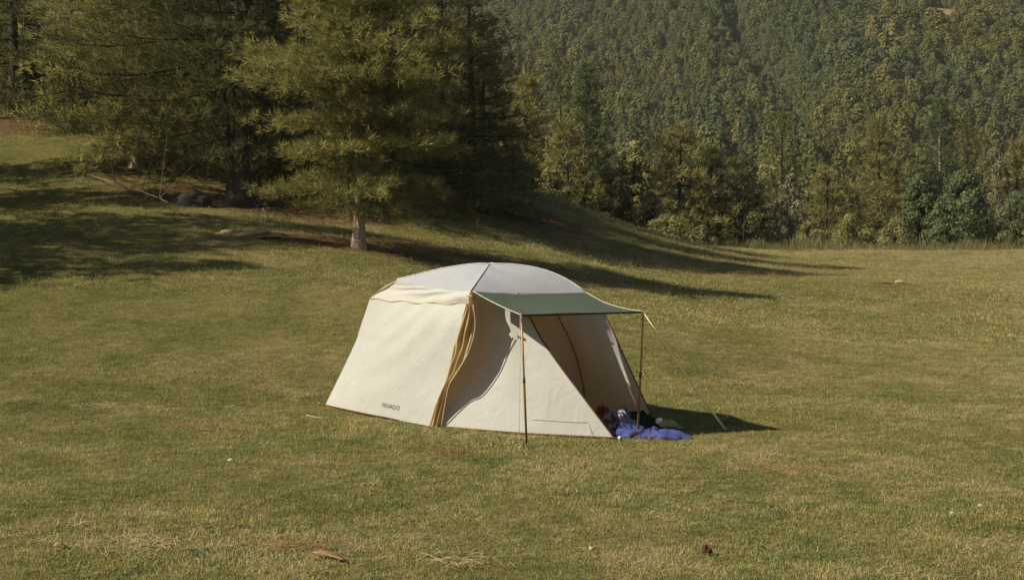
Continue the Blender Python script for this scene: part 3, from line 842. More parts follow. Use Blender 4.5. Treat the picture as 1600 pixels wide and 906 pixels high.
tt = rng.uniform(0, 1, n); Yr = 64 + 14 * tt + rng.uniform(-1, 2.5, n); px = 850 + 260 * tt + rng.uniform(-20, 20, n)
Xr = (px - CX) * Yr / F
s = rng.uniform(.35, 1.0, n)
scatter("weeds", np.stack([Xr, Yr, gz(Xr, Yr) - .05], 1), np.stack([np.zeros(n), np.zeros(n), rng.uniform(0, 6, n)], 1), np.stack([s] * 3, 1),
        rng.integers(0, 3, n), wsrc, "dry weeds growing along the crest below the far trees")

# ------------------------------------------------------------------ tent
def resample(pts, n):
    pts = np.asarray(pts, float)
    if len(pts) > 2:  # smooth (Catmull-Rom)
        out = []
        ext = np.vstack([2 * pts[0] - pts[1], pts, 2 * pts[-1] - pts[-2]])
        for i in range(1, len(ext) - 2):
            p0, p1, p2, p3 = ext[i - 1:i + 3]
            for t in np.linspace(0, 1, 12, endpoint=False):
                out.append(.5 * ((2 * p1) + (-p0 + p2) * t + (2 * p0 - 5 * p1 + 4 * p2 - p3) * t * t + (-p0 + 3 * p1 - 3 * p2 + p3) * t ** 3))
        out.append(pts[-1]); pts = np.array(out)
    d = np.concatenate([[0], np.cumsum(np.linalg.norm(np.diff(pts, axis=0), axis=1))])
    u = np.linspace(0, d[-1], n)
    return np.stack([np.interp(u, d, pts[:, c]) for c in range(3)], 1)
def coons(top, bottom, left, right, nu, nv):
    """top/bottom run left to right, left/right run top to bottom"""
    T = resample(top, nu); Bt = resample(bottom, nu); Lf = resample(left, nv); Rt = resample(right, nv)
    u = np.linspace(0, 1, nu)[None, :, None]; v = np.linspace(0, 1, nv)[:, None, None]
    S = (1 - v) * T[None] + v * Bt[None] + (1 - u) * Lf[:, None] + u * Rt[:, None]
    S -= (1 - u) * (1 - v) * T[0] + u * (1 - v) * T[-1] + (1 - u) * v * Bt[0] + u * v * Bt[-1]
    return S
def sheet(name, S, mat, root, disp=None, parent=None):
    nv, nu = S.shape[:2]
    if disp is not None:
        du = np.gradient(S, axis=1); dv = np.gradient(S, axis=0)
        nrm = np.cross(du, dv); nrm /= np.linalg.norm(nrm, axis=2)[..., None] + 1e-9
        u, v = np.meshgrid(np.linspace(0, 1, nu), np.linspace(0, 1, nv))
        S = S + nrm * disp(u, v)[..., None]
    i = np.arange((nu - 1) * (nv - 1)); r_ = i // (nu - 1); c_ = i % (nu - 1); a = r_ * nu + c_
    q = np.stack([a, a + nu, a + nu + 1, a + 1], 1)
    me = mesh_np(name, local(S.reshape(-1, 3), root), None, q, None, True)
    return link(name, me, mat, parent or root), S
def tube(name, pts, rad, mat, parent, root, n=6, res=None):
    pts = resample(pts, res) if res else np.asarray(pts, float)
    v, q = tube_np(pts, rad, n)
    k = len(pts)
    caps = []
    v = np.vstack([v, pts[0], pts[-1]])
    b = len(v) - 2
    for j in range(n):
        caps.append((b, (j + 1) % n, j)); caps.append((b + 1, (k - 1) * n + j, (k - 1) * n + (j + 1) % n))
    me = mesh_np(name, local(v, root), caps, q, None, True)
    return link(name, me, mat, parent)

tent = empty("tent", (-0.2, 20.3, 0.0), "cream canvas tent with a white dome roof pitched in the middle of the meadow", "tent")
N0 = P(735, 455, 19.0); F0 = P(915, 457, 19.9); G0 = P(620, 437, 20.5); H0 = G0 + F0 - N0; H0[2] = 1.66
O0 = P(765, 412, 20.15)
K0 = P(578, 466, 21.0); N2 = P(733, 474, 18.95)
A0 = np.array([(508 - 800) * 21.8 / F, 21.8, 0.0]); A0[2] = 0.02
B0 = np.array([(682 - 800) * 19.5 / F, 19.5, 0.01])
C0 = np.array([(960 - 800) * 18.4 / F, 18.4, 0.01])
E0 = np.array([(1025 - 800) * 19.67 / F, 19.67, 0.01])
Qb = np.array([(903 - 800) * 20.85 / F, 20.85, 0.01])
Hb = np.array([0.15, 22.3, 0.03])
ribN = [O0, P(751, 432, 19.6), N0]
ribF = [O0, P(808, 414, 20.15), P(850, 422, 20.08), P(886, 437, 20.0), F0]
ribG = [O0, P(735, 413, 20.2), P(690, 420, 20.3), P(652, 429, 20.4), G0]
def bz(a, c, lift):
    m_ = (a + c) / 2 + np.array([0, 0, lift]); return [a, m_, c]
ribH = bz(O0, H0, 0.09)
def sag(a, b, s, n=5):
    t = np.linspace(0, 1, n)[:, None]
    p_ = a * (1 - t) + b * t
    p_[:, 2] -= (4 * s * t * (1 - t))[:, 0]
    return list(p_)
def tri(ra, rb, eave):
    return coons([ra[0], ra[0] + np.array([1e-4, 0, 0])], eave, ra, rb, 26, 20)
def wr(amp, fu, fv, seed):
    return lambda u, v: amp * (np.sin(fu * u * 6.28 + 3 * np.sin(fv * v * 4 + seed)) * np.sin(np.pi * u) * np.sin(np.pi * v))
roof_panels = [(ribG, ribN, sag(G0, N0, 0.035)), (ribN, ribF, sag(N0, F0, 0.035)), (ribF, ribH, sag(F0, H0, .03)), (ribH, ribG, sag(H0, G0, .03))]
rv = []
for i, (a, b, e) in enumerate(roof_panels):
    sheet("roof_panel", tri(a, b, e), M_roof, tent, wr(0.006, 2, 1, i))
for rb in (ribN, ribF, ribG, ribH):
    tube("roof_seam", [p_ + np.array([0, 0, .008]) for p_ in resample(rb, 14)], 0.005, M_roofseam, tent, tent, 5)
# eave band below the left roof edge
band_bot = [K0 + (N2 - K0) * t + np.array([0, 0, 0.012 * math.sin(t * 22) + (-.02) * math.sin(math.pi * t)]) for t in np.linspace(0, 1, 14)]
o, S = sheet("eave_band", coons(sag(G0, N0, 0.035), band_bot, [G0, P(598, 449, 20.85), K0], [N0, P(733, 464, 18.93), N2], 70, 14), M_canvas, tent,
             lambda u, v: 0.022 * np.sin((u * 5 + 4 * v * (1 - u)) * 5) * np.sin(np.pi * np.clip(v, 0, 1)) * u ** .6)
tube("eave_hem", [p_ + np.array([0, -.012, -.004]) for p_ in band_bot], 0.005, M_fold, tent, tent, 5, 40)
# left wall
lw_left = [K0, P(562, 514, 21.25), P(556, 533, 21.35), P(535, 578, 21.6), A0]
lw_right = [N2, P(725, 503, 18.95), P(714, 542, 19.1), P(703, 588, 19.25), P(686, 630, 19.4), B0 + np.array([-.06, .02, 0])]
o, S = sheet("side_wall", coons([p_ + np.array([.004, .02, .01]) for p_ in band_bot], [A0, (A0 * .55 + B0 * .45) + np.array([-.03, -.05, 0]), lw_right[-1]], lw_left, lw_right, 60, 46), M_canvas, tent,
             lambda u, v: -0.10 * np.sin(np.pi * u) * np.sin(np.pi * v) + 0.014 * np.sin((u - 1) * 26 * (1.3 - v) + v * 7) * np.clip(1.1 - v, 0, 1) * u * np.sin(np.pi * u))
S_left = S
# lettering low on the side wall
def letters(S, u0, u1, v0, v1, txt):
    cu = bpy.data.curves.new("lettering", 'FONT'); cu.body = txt; cu.size = 1.0
    to = bpy.data.objects.new("tmp", cu); C.objects.link(to)
    dg = bpy.context.evaluated_depsgraph_get()
    me = bpy.data.meshes.new_from_object(to.evaluated_get(dg))
    C.objects.unlink(to); bpy.data.objects.remove(to)
    co = np.empty(len(me.vertices) * 3); me.vertices.foreach_get("co", co); co = co.reshape(-1, 3)
    mn, mx = co.min(0), co.max(0)
    a = (co[:, 0] - mn[0]) / (mx[0] - mn[0]); b = (co[:, 1] - mn[1]) / (mx[1] - mn[1])
    U = u0 + a * (u1 - u0); V = v1 + b * (v0 - v1)
    nv, nu = S.shape[:2]
    fu = U * (nu - 1); fv = V * (nv - 1); iu = np.clip(fu.astype(int), 0, nu - 2); iv = np.clip(fv.astype(int), 0, nv - 2)
    du = (fu - iu)[:, None]; dv = (fv - iv)[:, None]
    p_ = S[iv, iu] * (1 - du) * (1 - dv) + S[iv, iu + 1] * du * (1 - dv) + S[iv + 1, iu] * (1 - du) * dv + S[iv + 1, iu + 1] * du * dv
    p_ = p_ + np.array([-.004, -.006, .002])
    me.vertices.foreach_set("co", local(p_, tent).astype(np.float32).ravel())
    return me
link("lettering", letters(S_left, 0.56, 0.71, 0.878, 0.92, "M/UAQ.Q"), M_print, tent)
# gathered curtain at the corner
cl = [p_ + np.array([-.035, .012, 0]) for p_ in lw_right]
cr_ = [P(738, 476, 18.9), P(741, 510, 18.95), P(731, 549, 19.0), P(711, 584, 19.1), P(699, 606, 19.25), B0 + np.array([.05, -.02, 0])]
sheet("gathered_curtain", coons([cl[0], cr_[0]], [cl[-1], cr_[-1]], cl, cr_, 22, 50), M_fold, tent,
      lambda u, v: (0.03 * np.sin(u * 15 + 5 * v + 2.5 * np.sin(v * 9)) + .015 * np.sin(v * 21 + u * 4)) * np.sin(np.pi * u) ** .5)
tube("curtain_edge", resample([p_ + np.array([0.012, -.02, 0]) for p_ in cr_], 30), 0.007, M_canvas, tent, tent, 6)
tube("curtain_tie", [P(730, 462, 18.85), P(737, 463, 18.8), P(741, 468, 18.85)], 0.014, M_fold, tent, tent, 6, 8)
# front side wall of the porch
NF = lambda t: N0 * (1 - t) + F0 * t - np.array([0, 0, 0.015])
pw_left = [N0 + np.array([.02, .02, -.02]), P(738, 510, 19.25), P(724, 560, 19.4), P(702, 610, 19.5), B0 + np.array([.0, .03, 0])]
pw_right = [NF(.40), P(826, 492, 19.15), P(854, 542, 18.93), P(905, 612, 18.62), C0]
def recess(u, v):
    s = np.clip(u / .10, 0, 1)
    return 0.165 * s * s * (3 - 2 * s) * (1 - u) ** 1.1 * np.clip(1 - v, 0, 1) ** 1.3 * np.clip(v / .12, 0, 1) + 0.008 * np.sin(u * 16 + 6 * v) * np.sin(np.pi * u) * np.sin(np.pi * v)
o, S_por = sheet("porch_wall", coons([pw_left[0], NF(.2), pw_right[0]], [pw_left[-1], (B0 + C0) / 2 + np.array([-.04, -.10, 0]), C0], pw_left, pw_right, 60, 50), M_canvas, tent, lambda u, v: -recess(u, v) * -1.0)
tube("porch_edge", pw_right, 0.010, M_trim, tent, tent, 6, 30)
# far porch wall, seen from inside
seam = [NF(.72), P(873, 492, 19.75), P(891, 530, 20.0), P(905, 570, 20.3), P(914, 620, 20.65), Qb]
fw_right = [F0, P(945, 492, 19.98), P(986, 580, 19.85), E0]
sheet("porch_wall", coons([seam[0], F0], [Qb, E0], seam, fw_right, 40, 40), M_canvas, tent, lambda u, v: -0.05 * np.sin(np.pi * u) * np.sin(np.pi * v) + .007 * np.sin(u * 12 + 5 * v))
tube("porch_edge", fw_right, 0.009, M_trim, tent, tent, 6, 30)
tube("door_zip", [p_ + np.array([-.01, -.02, 0]) for p_ in seam], 0.007, M_zip, tent, tent, 6, 30)
# inner front wall
inl = [NF(.05) + np.array([.02, .05, 0]), np.array([-.35, 19.7, 1.2]), np.array([-.5, 19.95, .02])]
sheet("inner_wall", coons([inl[0], seam[0]], [inl[-1], np.array([.35, 20.5, .02]), Qb], inl, [p_ + np.array([-.005, .01, 0]) for p_ in seam], 24, 24), M_canvas, tent, wr(.01, 3, 2, 5))
# rear walls
sheet("rear_wall", coons(sag(F0, H0, .03), [Qb, (Qb + Hb) / 2, Hb], [F0, (F0 + Qb) / 2 + np.array([.08, .1, 0]), Qb], [H0, (H0 + Hb) / 2 + np.array([.05, .1, 0]), Hb], 24, 24), M_canvas, tent)
Kb = [G0, K0, lw_left[1], lw_left[2], lw_left[3], A0]
sheet("rear_wall", coons(sag(H0, G0, .03), [Hb, (A0 + Hb) / 2, A0], [H0, (H0 + Hb) / 2 + np.array([.05, .1, 0]), Hb], Kb, 24, 24), M_canvas, tent)
# ground hem
tube("ground_hem", [A0 + [0, 0, .005], (A0 * .55 + B0 * .45) + np.array([-.03, -.06, .005]), B0 + [0, -.01, .005]], 0.011, M_trim, tent, tent, 6, 30)
tube("ground_hem", [B0 + [0, -.01, .005], (B0 + C0) / 2 + np.array([-.04, -.11, .005]), C0 + [0, 0, .005]], 0.014, M_trim, tent, tent, 6, 30)
# reinforcement patch near the porch corner
def on(S, u, v, off=(-.004, -.012, .003)):
    nv, nu = S.shape[:2]; return S[int(v * (nv - 1)), int(u * (nu - 1))] + np.array(off)
tube("corner_seam", [on(S_por, .60, .90), on(S_por, .75, .905), on(S_por, .93, .90)], 0.003, M_seam, tent, tent, 4, 12)
tube("corner_seam", [on(S_por, .93, .90), on(S_por, .90, .99)], 0.003, M_seam, tent, tent, 4)

# awning
PA = P(813, 492, 17.9); PB = P(1004, 487, 18.6)
aw_top = sag(N0 + np.array([.03, -.03, .0]), F0 + np.array([0, -.03, .0]), .02)
aw_near = sag(aw_top[0], PA, .015); aw_far = [aw_top[-1], P(945, 473, 19.45), P(975, 482, 19.0), PB]
aw, S_aw = sheet("awning", coons(aw_top, [PA, (PA + PB) / 2 + np.array([-.02, .03, 0.0]), PB], aw_near, aw_far, 40, 24), M_awning, tent, lambda u, v: .012 * np.sin(u * 5 + v * 3) * np.sin(np.pi * u) + .01 * np.sin(np.pi * v))
tube("awning_hem", [PA, (PA + PB) / 2 + np.array([-.02, .03, -0.008]), PB], 0.013, M_zip, tent, aw, 6, 24) if False else None
for nm, pp, rr, mm in (("awning_hem", [PA + [0, 0, -.006], (PA + PB) / 2 + np.array([-.02, .03, -0.008]), PB + [0, 0, -.006]], .013, plain("dark_green_hem", (.02, .03, .02))),
                       ("awning_piping", [p_ + np.array([0, 0, .004]) for p_ in aw_near], .006, M_seam), ("awning_piping", [p_ + np.array([0, 0, .004]) for p_ in aw_far], .005, M_seam)):
    tube(nm, pp, rr, mm, aw, tent, 5, 24)
# poles
fA = np.array([(823 - 800) * 17.9 / F, 17.9, -.03]); fB = np.array([(996 - 800) * 18.6 / F, 18.6, -.03])
for a, b in ((PA + np.array([.012, 0, .03]), fA), (PB + np.array([.012, 0, .02]), fB)):
    po = tube("awning_pole", [a, a * .55 + b * .45, a * .5 + b * .5, b], [.011, .012, .014, .014], M_pole, tent, tent, 8)
    tube("pole_tip", [a + np.array([0, 0, -.005]), a + np.array([0, 0, .035])], [.008, .003], M_trim, po, tent, 6)
    tube("pole_joint", [a * .52 + b * .48, a * .48 + b * .52], [.017, .017], M_trim, po, tent, 8)
# guy lines and pegs
pegs = []
gA = np.array([(811 - 800) * 17.5 / F, 17.5, 0.02]); gB = np.array([(1133 - 800) * 19.15 / F, 19.15, 0.02])
for a, b, rr, mm in ((PA, gA, .004, M_canvas), (PB, gB, .0145, M_rope)):
    gl = tube("guy_line", sag(a, b, .015), rr, mm, tent, tent, 5)
for pt in (gA, gB, np.array([(968 - 800) * 18.2 / F, 18.2, 0.02]), A0 + np.array([-.1, -.02, 0]), E0 + [.06, 0, 0]):
    z = gz1(pt[0], pt[1])
    pg = tube("tent_peg", [[pt[0] - .02, pt[1], z - .08], [pt[0], pt[1], z + .03], [pt[0] + .018, pt[1], z + .045], [pt[0] + .03, pt[1], z + .03]], .006, M_peg, tent, tent, 6)
bead = bmesh.new(); bmesh.ops.create_icosphere(bead, subdivisions=2, radius=.022); me = bpy.data.meshes.new("peg_cap"); bead.to_mesh(me); bead.free()
co = link("peg_cap", me, M_peg, tent); co.location = Vector((1.275, 18.2, .045)) - tent.location
for dx in (-.03, .03):
    tube("peg_loop", [C0 + np.array([dx, 0, .03]), np.array([1.275, 18.2, .03])], .005, M_trim, tent, tent, 4)

# ------------------------------------------------------------------ clothes and things in the porch
def cloth_mat(name, base, spots, scale=9, thr=0.42):
    m, nt, b = new_mat(name)
    tc = N_(nt, "ShaderNodeTexCoord")
    f = noise_tex(nt, tc.outputs["Object"], scale, 2, 0.5, 1.0)
    c = mixc(nt, ramp(nt, f, [(thr, (1,) * 3), (thr + .03, (0,) * 3)]), base, spots)
    nt.links.new(c, b.inputs["Base Color"]); b.inputs["Roughness"].default_value = .85
    return m
def heap(name, cx, cy, w, d, h, seed, mat, label, cat, rot=0.0, fold=1.0, power=2.4, group=None, taper=0.0):
    nu, nv = 56, 36
    r = np.random.default_rng(seed)
    u, v = np.meshgrid(np.linspace(-1, 1, nu), np.linspace(-1, 1, nv))
    # square to rounded outline
    px_ = u * np.sqrt(1 - v * v / 2); py_ = v * np.sqrt(1 - u * u / 2)
    rr = np.hypot(px_, py_); th = np.arctan2(py_, px_)
    edge = 1 + .10 * np.sin(3 * th + seed) + .07 * np.sin(7 * th + seed * 2) + .04 * np.sin(13 * th)
    X = px_ * edge * w / 2; Y = py_ * edge * d / 2
    prof = np.clip(1 - rr ** power, 0, 1) ** .6
    f1 = vnoise(X + 50, Y + 50, w * .22, seed); f2 = vnoise(X * .8 + Y * .9 + 40, Y - X * .4 + 40, w * .09, seed + 1)
    f3 = 1 - np.abs(2 * vnoise(X * 1.3 + Y * .5 + 30, Y + 30, w * .11, seed + 2) - 1)
    Z = h * prof * (.35 + .55 * f1 + fold * (.25 * f2 + .35 * f3 ** 2)) * (1 - taper * (px_ + 1) / 2)
    X = X + .03 * w * (f2 - .5); Y = Y + .03 * w * (f3 - .5)
    cs, sn = math.cos(rot), math.sin(rot)
    V = np.stack([X * cs - Y * sn, X * sn + Y * cs, Z - .008], -1).reshape(-1, 3)
    i = np.arange((nu - 1) * (nv - 1)); a = (i // (nu - 1)) * nu + i % (nu - 1)
    q = np.stack([a, a + 1, a + nu + 1, a + nu], 1)
    me = mesh_np(name, V, None, q, None, True)
    o = link(name, me, mat)
    o.location = (cx, cy, gz1(cx, cy) + .012)
    sub = o.modifiers.new("thickness", 'SOLIDIFY'); sub.thickness = .006
    tag(o, label, cat, group)
    return o
def at(px, py): return 0.0 if False else np.array([(px - 800) * (6000 / (py - 360)) / F, 6000 / (py - 360)])
x_, y_ = at(1022, 686)
heap("blue_jacket", x_ - .02, y_ + .14, 1.02, .46, .145, 5, cloth_mat("blue_print_cloth", (.05, .065, .22), (.035, .025, .06), 7, .44), "crumpled light blue jacket with dark blotches lying in the sun beside the porch", "jacket", -.12, taper=.45)
x_, y_ = at(962, 684)
heap("blue_bag", x_ + .16, y_ + .25, .50, .35, .13, 9, cloth_mat("navy_cloth", (.035, .04, .14), (.02, .02, .05), 8, .4), "dark navy bag lying in the tent's shade between the wall tip and the blue jacket", "bag")
x_, y_ = at(968, 676)
heap("grey_blanket", x_ + .0, y_ + .15, .46, .35, .26, 13, cloth_mat("grey_print_cloth", (.21, .20, .25), (.05, .05, .06), 7, .44), "crumpled grey patterned blanket heaped just inside the porch", "blanket", .3)
x_, y_ = at(1000, 672)
heap("black_jacket", x_ + .0, y_ + .25, .62, .40, .17, 17, cloth_mat("black_cloth", (.018, .016, .016), (.03, .02, .02), 8, .4), "black jacket spread behind the blanket at the far porch pole", "jacket", -.2)
x_, y_ = at(948, 668)
heap("rust_cloth", x_ - .02, y_ + .5, .26, .22, .20, 21, cloth_mat("rust_cloth", (.22, .06, .03), (.12, .04, .02), 8, .4), "small rust-red cloth half hidden behind the porch wall", "cloth")
x_, y_ = at(1046, 676)
cap_root = empty("cap", (x_, y_ + .12, gz1(x_, y_) + .07), "pale olive cap lying on top of the blue jacket", "cap")
u = np.linspace(0, 2 * np.pi, 25)[:-1]; rows = []
for t in np.linspace(0, 1, 9):
    a = t * math.pi / 2; rows.append(np.stack([.12 * np.cos(a) ** .7 * np.cos(u), .09 * np.cos(a) ** .7 * np.sin(u), .075 * np.sin(a) + 0 * u + .004 * np.sin(3 * u)], 1))
V = np.concatenate(rows); q = [(r_ * 24 + j, r_ * 24 + (j + 1) % 24, (r_ + 1) * 24 + (j + 1) % 24, (r_ + 1) * 24 + j) for r_ in range(8) for j in range(24)]
M_cap = plain("olive_cap_cloth", (.26, .26, .12), .85)
link("crown_panel", mesh_np("crown_panel", V, None, q, None, True), M_cap, cap_root)
b_ = np.linspace(-1.1, 1.1, 14)
V = np.concatenate([np.stack([.115 * np.cos(b_), .088 * np.sin(b_), 0 * b_ + .004], 1), np.stack([.19 * np.cos(b_ * .8), .10 * np.sin(b_), -.02 + 0 * b_], 1)])
q = [(j, j + 1, 14 + j + 1, 14 + j) for j in range(13)]
bo = link("brim", mesh_np("brim", V, None, q, None, True), M_cap, cap_root); bo.modifiers.new("t", 'SOLIDIFY').thickness = .005
x_, y_ = at(1031, 674)
bm = bmesh.new(); bmesh.ops.create_icosphere(bm, subdivisions=3, radius=.045)
for v_ in bm.verts: v_.co *= 1 + .14 * mnoise.noise(v_.co * 40)
me = bpy.data.meshes.new("white_sock"); bm.to_mesh(me); bm.free()
for pl_ in me.polygons: pl_.use_smooth = True
so = link("rolled_socks", me, plain("white_cotton", (.75, .72, .66), .9, .08)); so.location = (x_, y_ + .05, gz1(x_, y_) + .125); so.scale = (1.1, 1, .95)
tag(so, "small white ball of rolled socks on the blue jacket", "socks")

# ------------------------------------------------------------------ small things on the ground
def blob(name, px, py, w, d, h, seed, mat, label, cat, rot=0.0, amp=.25, ymin=9):
    c = gp(px, py, ymin)
    bm = bmesh.new(); bmesh.ops.create_icosphere(bm, subdivisions=4, radius=1)
    for v_ in bm.verts:
        n_ = v_.co.normalized()
        k_ = 1 + amp * mnoise.noise(n_ * 1.6 + Vector((seed, 0, 0))) + amp * .5 * mnoise.noise(n_ * 4 + Vector((0, seed, 0))) + amp * .2 * mnoise.noise(n_ * 11)
        v_.co = Vector((n_.x * w / 2 * k_, n_.y * d / 2 * k_, n_.z * h * k_))
    me = bpy.data.meshes.new(name); bm.to_mesh(me); bm.free()
    for pl_ in me.polygons: pl_.use_smooth = True
    o = link(name, me, mat); o.location = c; o.rotation_euler[2] = rot
    return tag(o, label, cat)
M_rock = plain("dark_rock", (.030, .028, .022), .9, .5, 4, bumpd=.04)
M_earth = plain("bare_bank_earth", (.17, .13, .08), 1, .35, 5, bumpd=.05)
M_palerock = plain("pale_rock", (.33, .28, .20), .9, .3, 8)
blob("boulder", 300, 322, 1.25, .9, .42, 3, M_rock, "dark mossy boulder on the needle litter left of the black trunks", "boulder", .2, ymin=30)
blob("earth_bank", 385, 368, 2.1, .6, .14, 8, M_earth, "low bare earth bank on the grass below the black trunks", "bank", -.35, .35, 30)
blob("rock", 1406, 444, .42, .3, .13, 15, M_palerock, "pale flat rock lying in the right part of the meadow", "rock", .1, ymin=25)

def stick(name, a, b, rad, mat, label, cat, seed=0, twigs=0, group=None):
    a, b = np.array(a, float), np.array(b, float)
    r = np.random.default_rng(seed)
    t = np.linspace(0, 1, 9)[:, None]
    L = np.linalg.norm(b - a)
    pts = a * (1 - t) + b * t + np.cumsum(r.normal(0, L * .012, (9, 3)), 0)
    acc = Acc(); org = pts[0].copy()
    v, q = tube_np(pts - org, np.linspace(rad, rad * .45, 9), 7); acc.add(v, None, q)
    for i in range(twigs):
        j = r.integers(2, 8); d = r.normal(0, 1, 3); d[2] = abs(d[2]) * .6; d /= np.linalg.norm(d)
        p0 = pts[j] - org; l = L * r.uniform(.12, .35)
        v, q = tube_np(np.array([p0, p0 + d * l * .5 + [0, 0, .01], p0 + d * l]), [rad * .5, rad * .35, rad * .2], 5); acc.add(v, None, q)
    o = link(name, acc.mesh(name, True), mat); o.location = org
    return tag(o, label, cat, group)
def gnd(px, py, up=.02, ymin=9):
    p_ = gp(px, py, ymin); p_[2] += up; return p_
M_wood_red = plain("reddish_dead_wood", (.17, .075, .035), .9, .3, 10)
M_wood = plain("grey_dead_wood", (.16, .12, .08), .9, .3, 10)
M_strawp = plain("straw_stem", (.40, .31, .17), .8, .4, 30)
stick("dead_branch", gnd(1378, 445, .05, 25), gnd(1422, 447, .08, 25), .035, M_wood_red, "reddish dead branch under the pale rock on the right of the meadow", "branch", 4, 6)
stick("dead_branch", gnd(1432, 450, .02, 25), gnd(1500, 455, .02, 25), .018, M_wood_red, "thin dead branch trailing right of the pale rock", "branch", 6, 4)
stick("stick", gnd(478, 653, .03), gnd(503, 656, .03), .008, M_strawp, "pale dry stick on the turf left of the tent", "stick", 3)
stick("stick", gnd(500, 655, .02), gnd(545, 660, .02), .007, M_wood, "thin dark stick lying beside the pale one left of the tent", "stick", 5, 3)
stick("fallen_branch", gnd(150, 268, .1, 30), gnd(275, 335, .2, 30), .02, M_wood, "thin fallen branch with bare twigs on the litter slope at the left", "branch", 8, 14)
stick("fallen_branch", gnd(215, 320, .1, 30), gnd(262, 300, .5, 30), .016, M_wood, "bare upright brushwood in front of the dark boulder", "branch", 9, 14)
stick("fallen_branch", gnd(150, 245, .1, 30), gnd(330, 262, .2, 30), .022, M_wood, "long fallen branch below the drooping olive pine", "branch", 10, 10)
stick("stick", gnd(118, 651, .01), gnd(165, 648, .02), .006, M_wood, "short dark stick in the turf at the left edge", "stick", 12, 2)
blob("pine_cone", 1104, 868, .085, .07, .07, 4, plain("dark_cone", (.05, .025, .012), .9), "dark brown pine cone on the near turf", "pine cone", .4, .4)
# fallen leaves
def leaf(px, py, L, W, rot, mat, label):
    c = gnd(px, py, .04)
    n = 7; t = np.linspace(0, 1, n); w = W * np.sin(np.pi * np.clip(t * .94 + .03, 0, 1)) ** .8
    V = np.concatenate([np.stack([t * L - L / 2, w / 2, .02 * np.sin(t * 4)], 1), np.stack([t * L - L / 2, 0 * t, .02 * np.sin(t * 4) - .008], 1), np.stack([t * L - L / 2, -w / 2, .02 * np.sin(t * 4)], 1)])
    q = [(r_ * n + j, r_ * n + j + 1, (r_ + 1) * n + j + 1, (r_ + 1) * n + j) for r_ in range(2) for j in range(n - 1)]
    o = link("fallen_leaf", mesh_np("fallen_leaf", V, None, q, None, True), mat); o.location = c; o.rotation_euler = (.15, .1, rot)
    o.modifiers.new("t", 'SOLIDIFY').thickness = .002
    return tag(o, label, "leaf")
M_leafb = plain("brown_leaf", (.30, .17, .08), .8); M_leafp = plain("pale_leaf", (.45, .40, .34), .8)
leaf(515, 880, .30, .075, -.35, M_leafb, "long brown fallen leaf at the bottom of the meadow")
leaf(362, 728, .09, .07, .3, M_leafp, "small pale leaf on the turf left of centre foreground")
leaf(95, 862, .12, .07, .8, M_leafb, "brown curled leaf in the bottom left of the turf")
leaf(925, 866, .10, .05, 1.2, M_leafp, "pale leaf near the bottom centre of the turf")
# white flowers
fl = None
for i, (px, py, lab) in enumerate(((1487, 812, "white clover flower lower of the pair on the right turf"), (1531, 799, "white clover flower upper of the pair on the right turf"))):
    p_ = gp(px, py)
    r_ = empty("clover_flower", tuple(p_), lab, "flower", "white clover flowers in the turf")
    if fl is None:
        a = Acc(); rr = np.random.default_rng(2); d = rr.normal(0, 1, (70, 3)); d /= np.linalg.norm(d, axis=1)[:, None]
        V, T, tn = needles(np.tile([[0, 0, .055]], (70, 1)), d, 2, .014, .0025, rr, np.full(70, .5), .1, .3); a.add(V, T)
        bl = a.mesh("blossom"); v, q = tube_np([[0, 0, -.01], [.004, 0, .04], [0, 0, .075]], .0016, 5)
        st = mesh_np("stem", v, None, q); fl = (bl, st)
        M_fl = plain("clover_white", (.8, .78, .72), .7, .05); M_st = plain("clover_stem", (.08, .14, .03), .8)
    link("blossom", fl[0], M_fl, r_); link("stem", fl[1], M_st, r_)
# straw clumps
def straw(px, py, w, n, seed, label, hgt=.06, col=None, ymin=9):
    r = np.random.default_rng(seed); c = gp(px, py, ymin)
    a = Acc()
    for i in range(n):
        p0 = np.array([r.normal(0, w / 2), r.normal(0, w / 3), r.uniform(0, hgt)]); th = r.normal(0, .9) + (math.pi if r.uniform() < .5 else 0)
        L = r.uniform(.08, .28); d = np.array([math.cos(th), math.sin(th), r.normal(0, .15)])
        v, q = tube_np(np.array([p0, p0 + d * L * .5 + [0, 0, r.uniform(0, .05)], p0 + d * L]), [.0022, .002, .001], 3); a.add(v, None, q, r.uniform(0, 1))
    o = link("straw_clump", a.mesh("straw_clump"), col or M_strawp); o.location = c
    return tag(o, label, "straw", kind="stuff")
M_redstraw = plain("reddish_straw", (.30, .17, .08), .8, .4, 30)
straw(730, 888, .28, 80, 1, "clump of pale dry straw at the bottom centre of the turf", .10)
straw(468, 858, .25, 90, 2, "reddish tuft of dead grass near the bottom, left of centre", .05, M_redstraw)
straw(700, 712, .25, 60, 3, "reddish dead tuft below the tent's front corner", .05, M_redstraw)
straw(330, 672, .6, 90, 4, "dead reddish grass patch on the turf left of the tent", .04, M_redstraw)
straw(160, 638, .45, 60, 5, "pale straw patch near the left edge", .05)
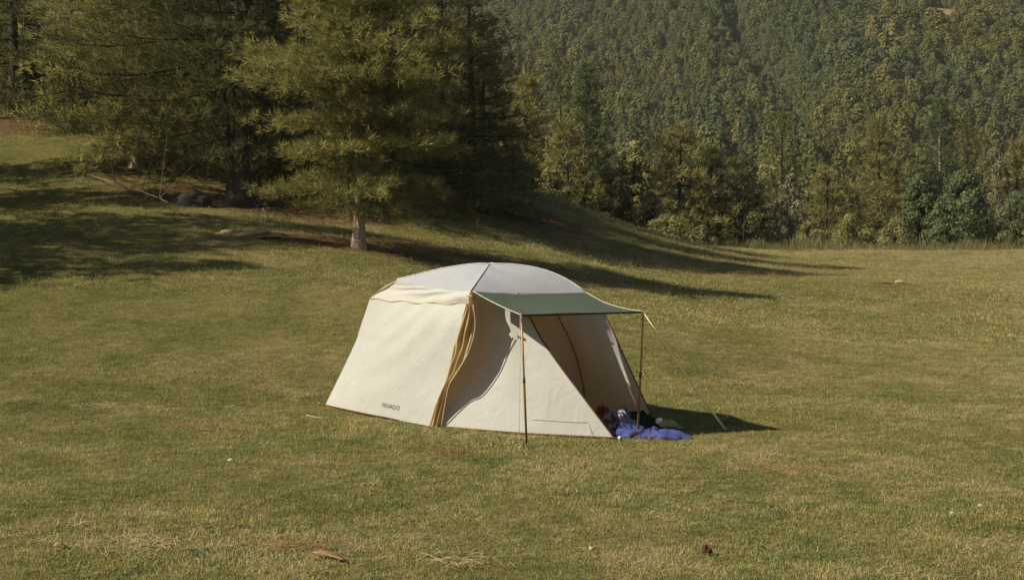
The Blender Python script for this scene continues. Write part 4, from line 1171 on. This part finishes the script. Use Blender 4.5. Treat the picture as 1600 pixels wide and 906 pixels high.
straw(1230, 740, .3, 60, 6, "reddish dead tuft right of centre", .05, M_redstraw)
straw(240, 860, .35, 90, 7, "pale broken straw at the bottom left", .06)

# saplings at the litter edge
def sapling(px, py, Hh, seed, label):
    b = gp(px, py, 30); r = np.random.default_rng(seed)
    o = empty("sapling", tuple(b), label, "sapling", "leafy saplings at the edge of the litter")
    h = np.linspace(-.05, Hh, 6); ax = np.stack([.1 * Hh * np.sin(h * 2 + seed), .05 * h, h], 1)
    v, q = tube_np(ax, np.linspace(.012, .004, 6), 5); link("stem", mesh_np("stem", v, None, q), B_grey, o)
    c = ax[2:].repeat(2, 0) + r.normal(0, .08, (8, 3))
    V, Q, tn = leaves(c, 3, .055, r, np.full(8, .6), .06); a = Acc(); a.add(V, None, Q, tn); link("foliage", a.mesh("foliage"), L_leaf, o)
sapling(398, 352, .9, 1, "leafy sapling in front of the black trunks, left one")
sapling(418, 368, 1.1, 2, "taller leafy sapling leaning towards the pale-trunked pine")
sapling(442, 362, .6, 3, "short sapling closest to the pale-trunked pine")


# ------------------------------------------------------------------ air between here and the mountain
def haze_box(x0, x1, y0, y1, z0, z1, dens):
    v = [(x, y, z) for z in (z0, z1) for y in (y0, y1) for x in (x0, x1)]
    q = [(0, 2, 3, 1), (4, 5, 7, 6), (0, 1, 5, 4), (2, 6, 7, 3), (0, 4, 6, 2), (1, 3, 7, 5)]
    m = bpy.data.materials.new("haze_air"); m.use_nodes = True
    nt = m.node_tree; nt.nodes.remove(nt.nodes["Principled BSDF"])
    pv = nt.nodes.new("ShaderNodeVolumePrincipled")
    pv.inputs["Color"].default_value = (0.95, 0.94, 0.90, 1); pv.inputs["Density"].default_value = dens; pv.inputs["Anisotropy"].default_value = 0.0
    nt.links.new(pv.outputs[0], nt.nodes["Material Output"].inputs["Volume"])
    o = link("haze", mesh_np("haze", v, None, q), m)
    tag(o, "thin pale haze in the valley air", None, None, "stuff")
haze_box(-1700, 1700, -1700, 1700, -13.5, 190, 0.00012)
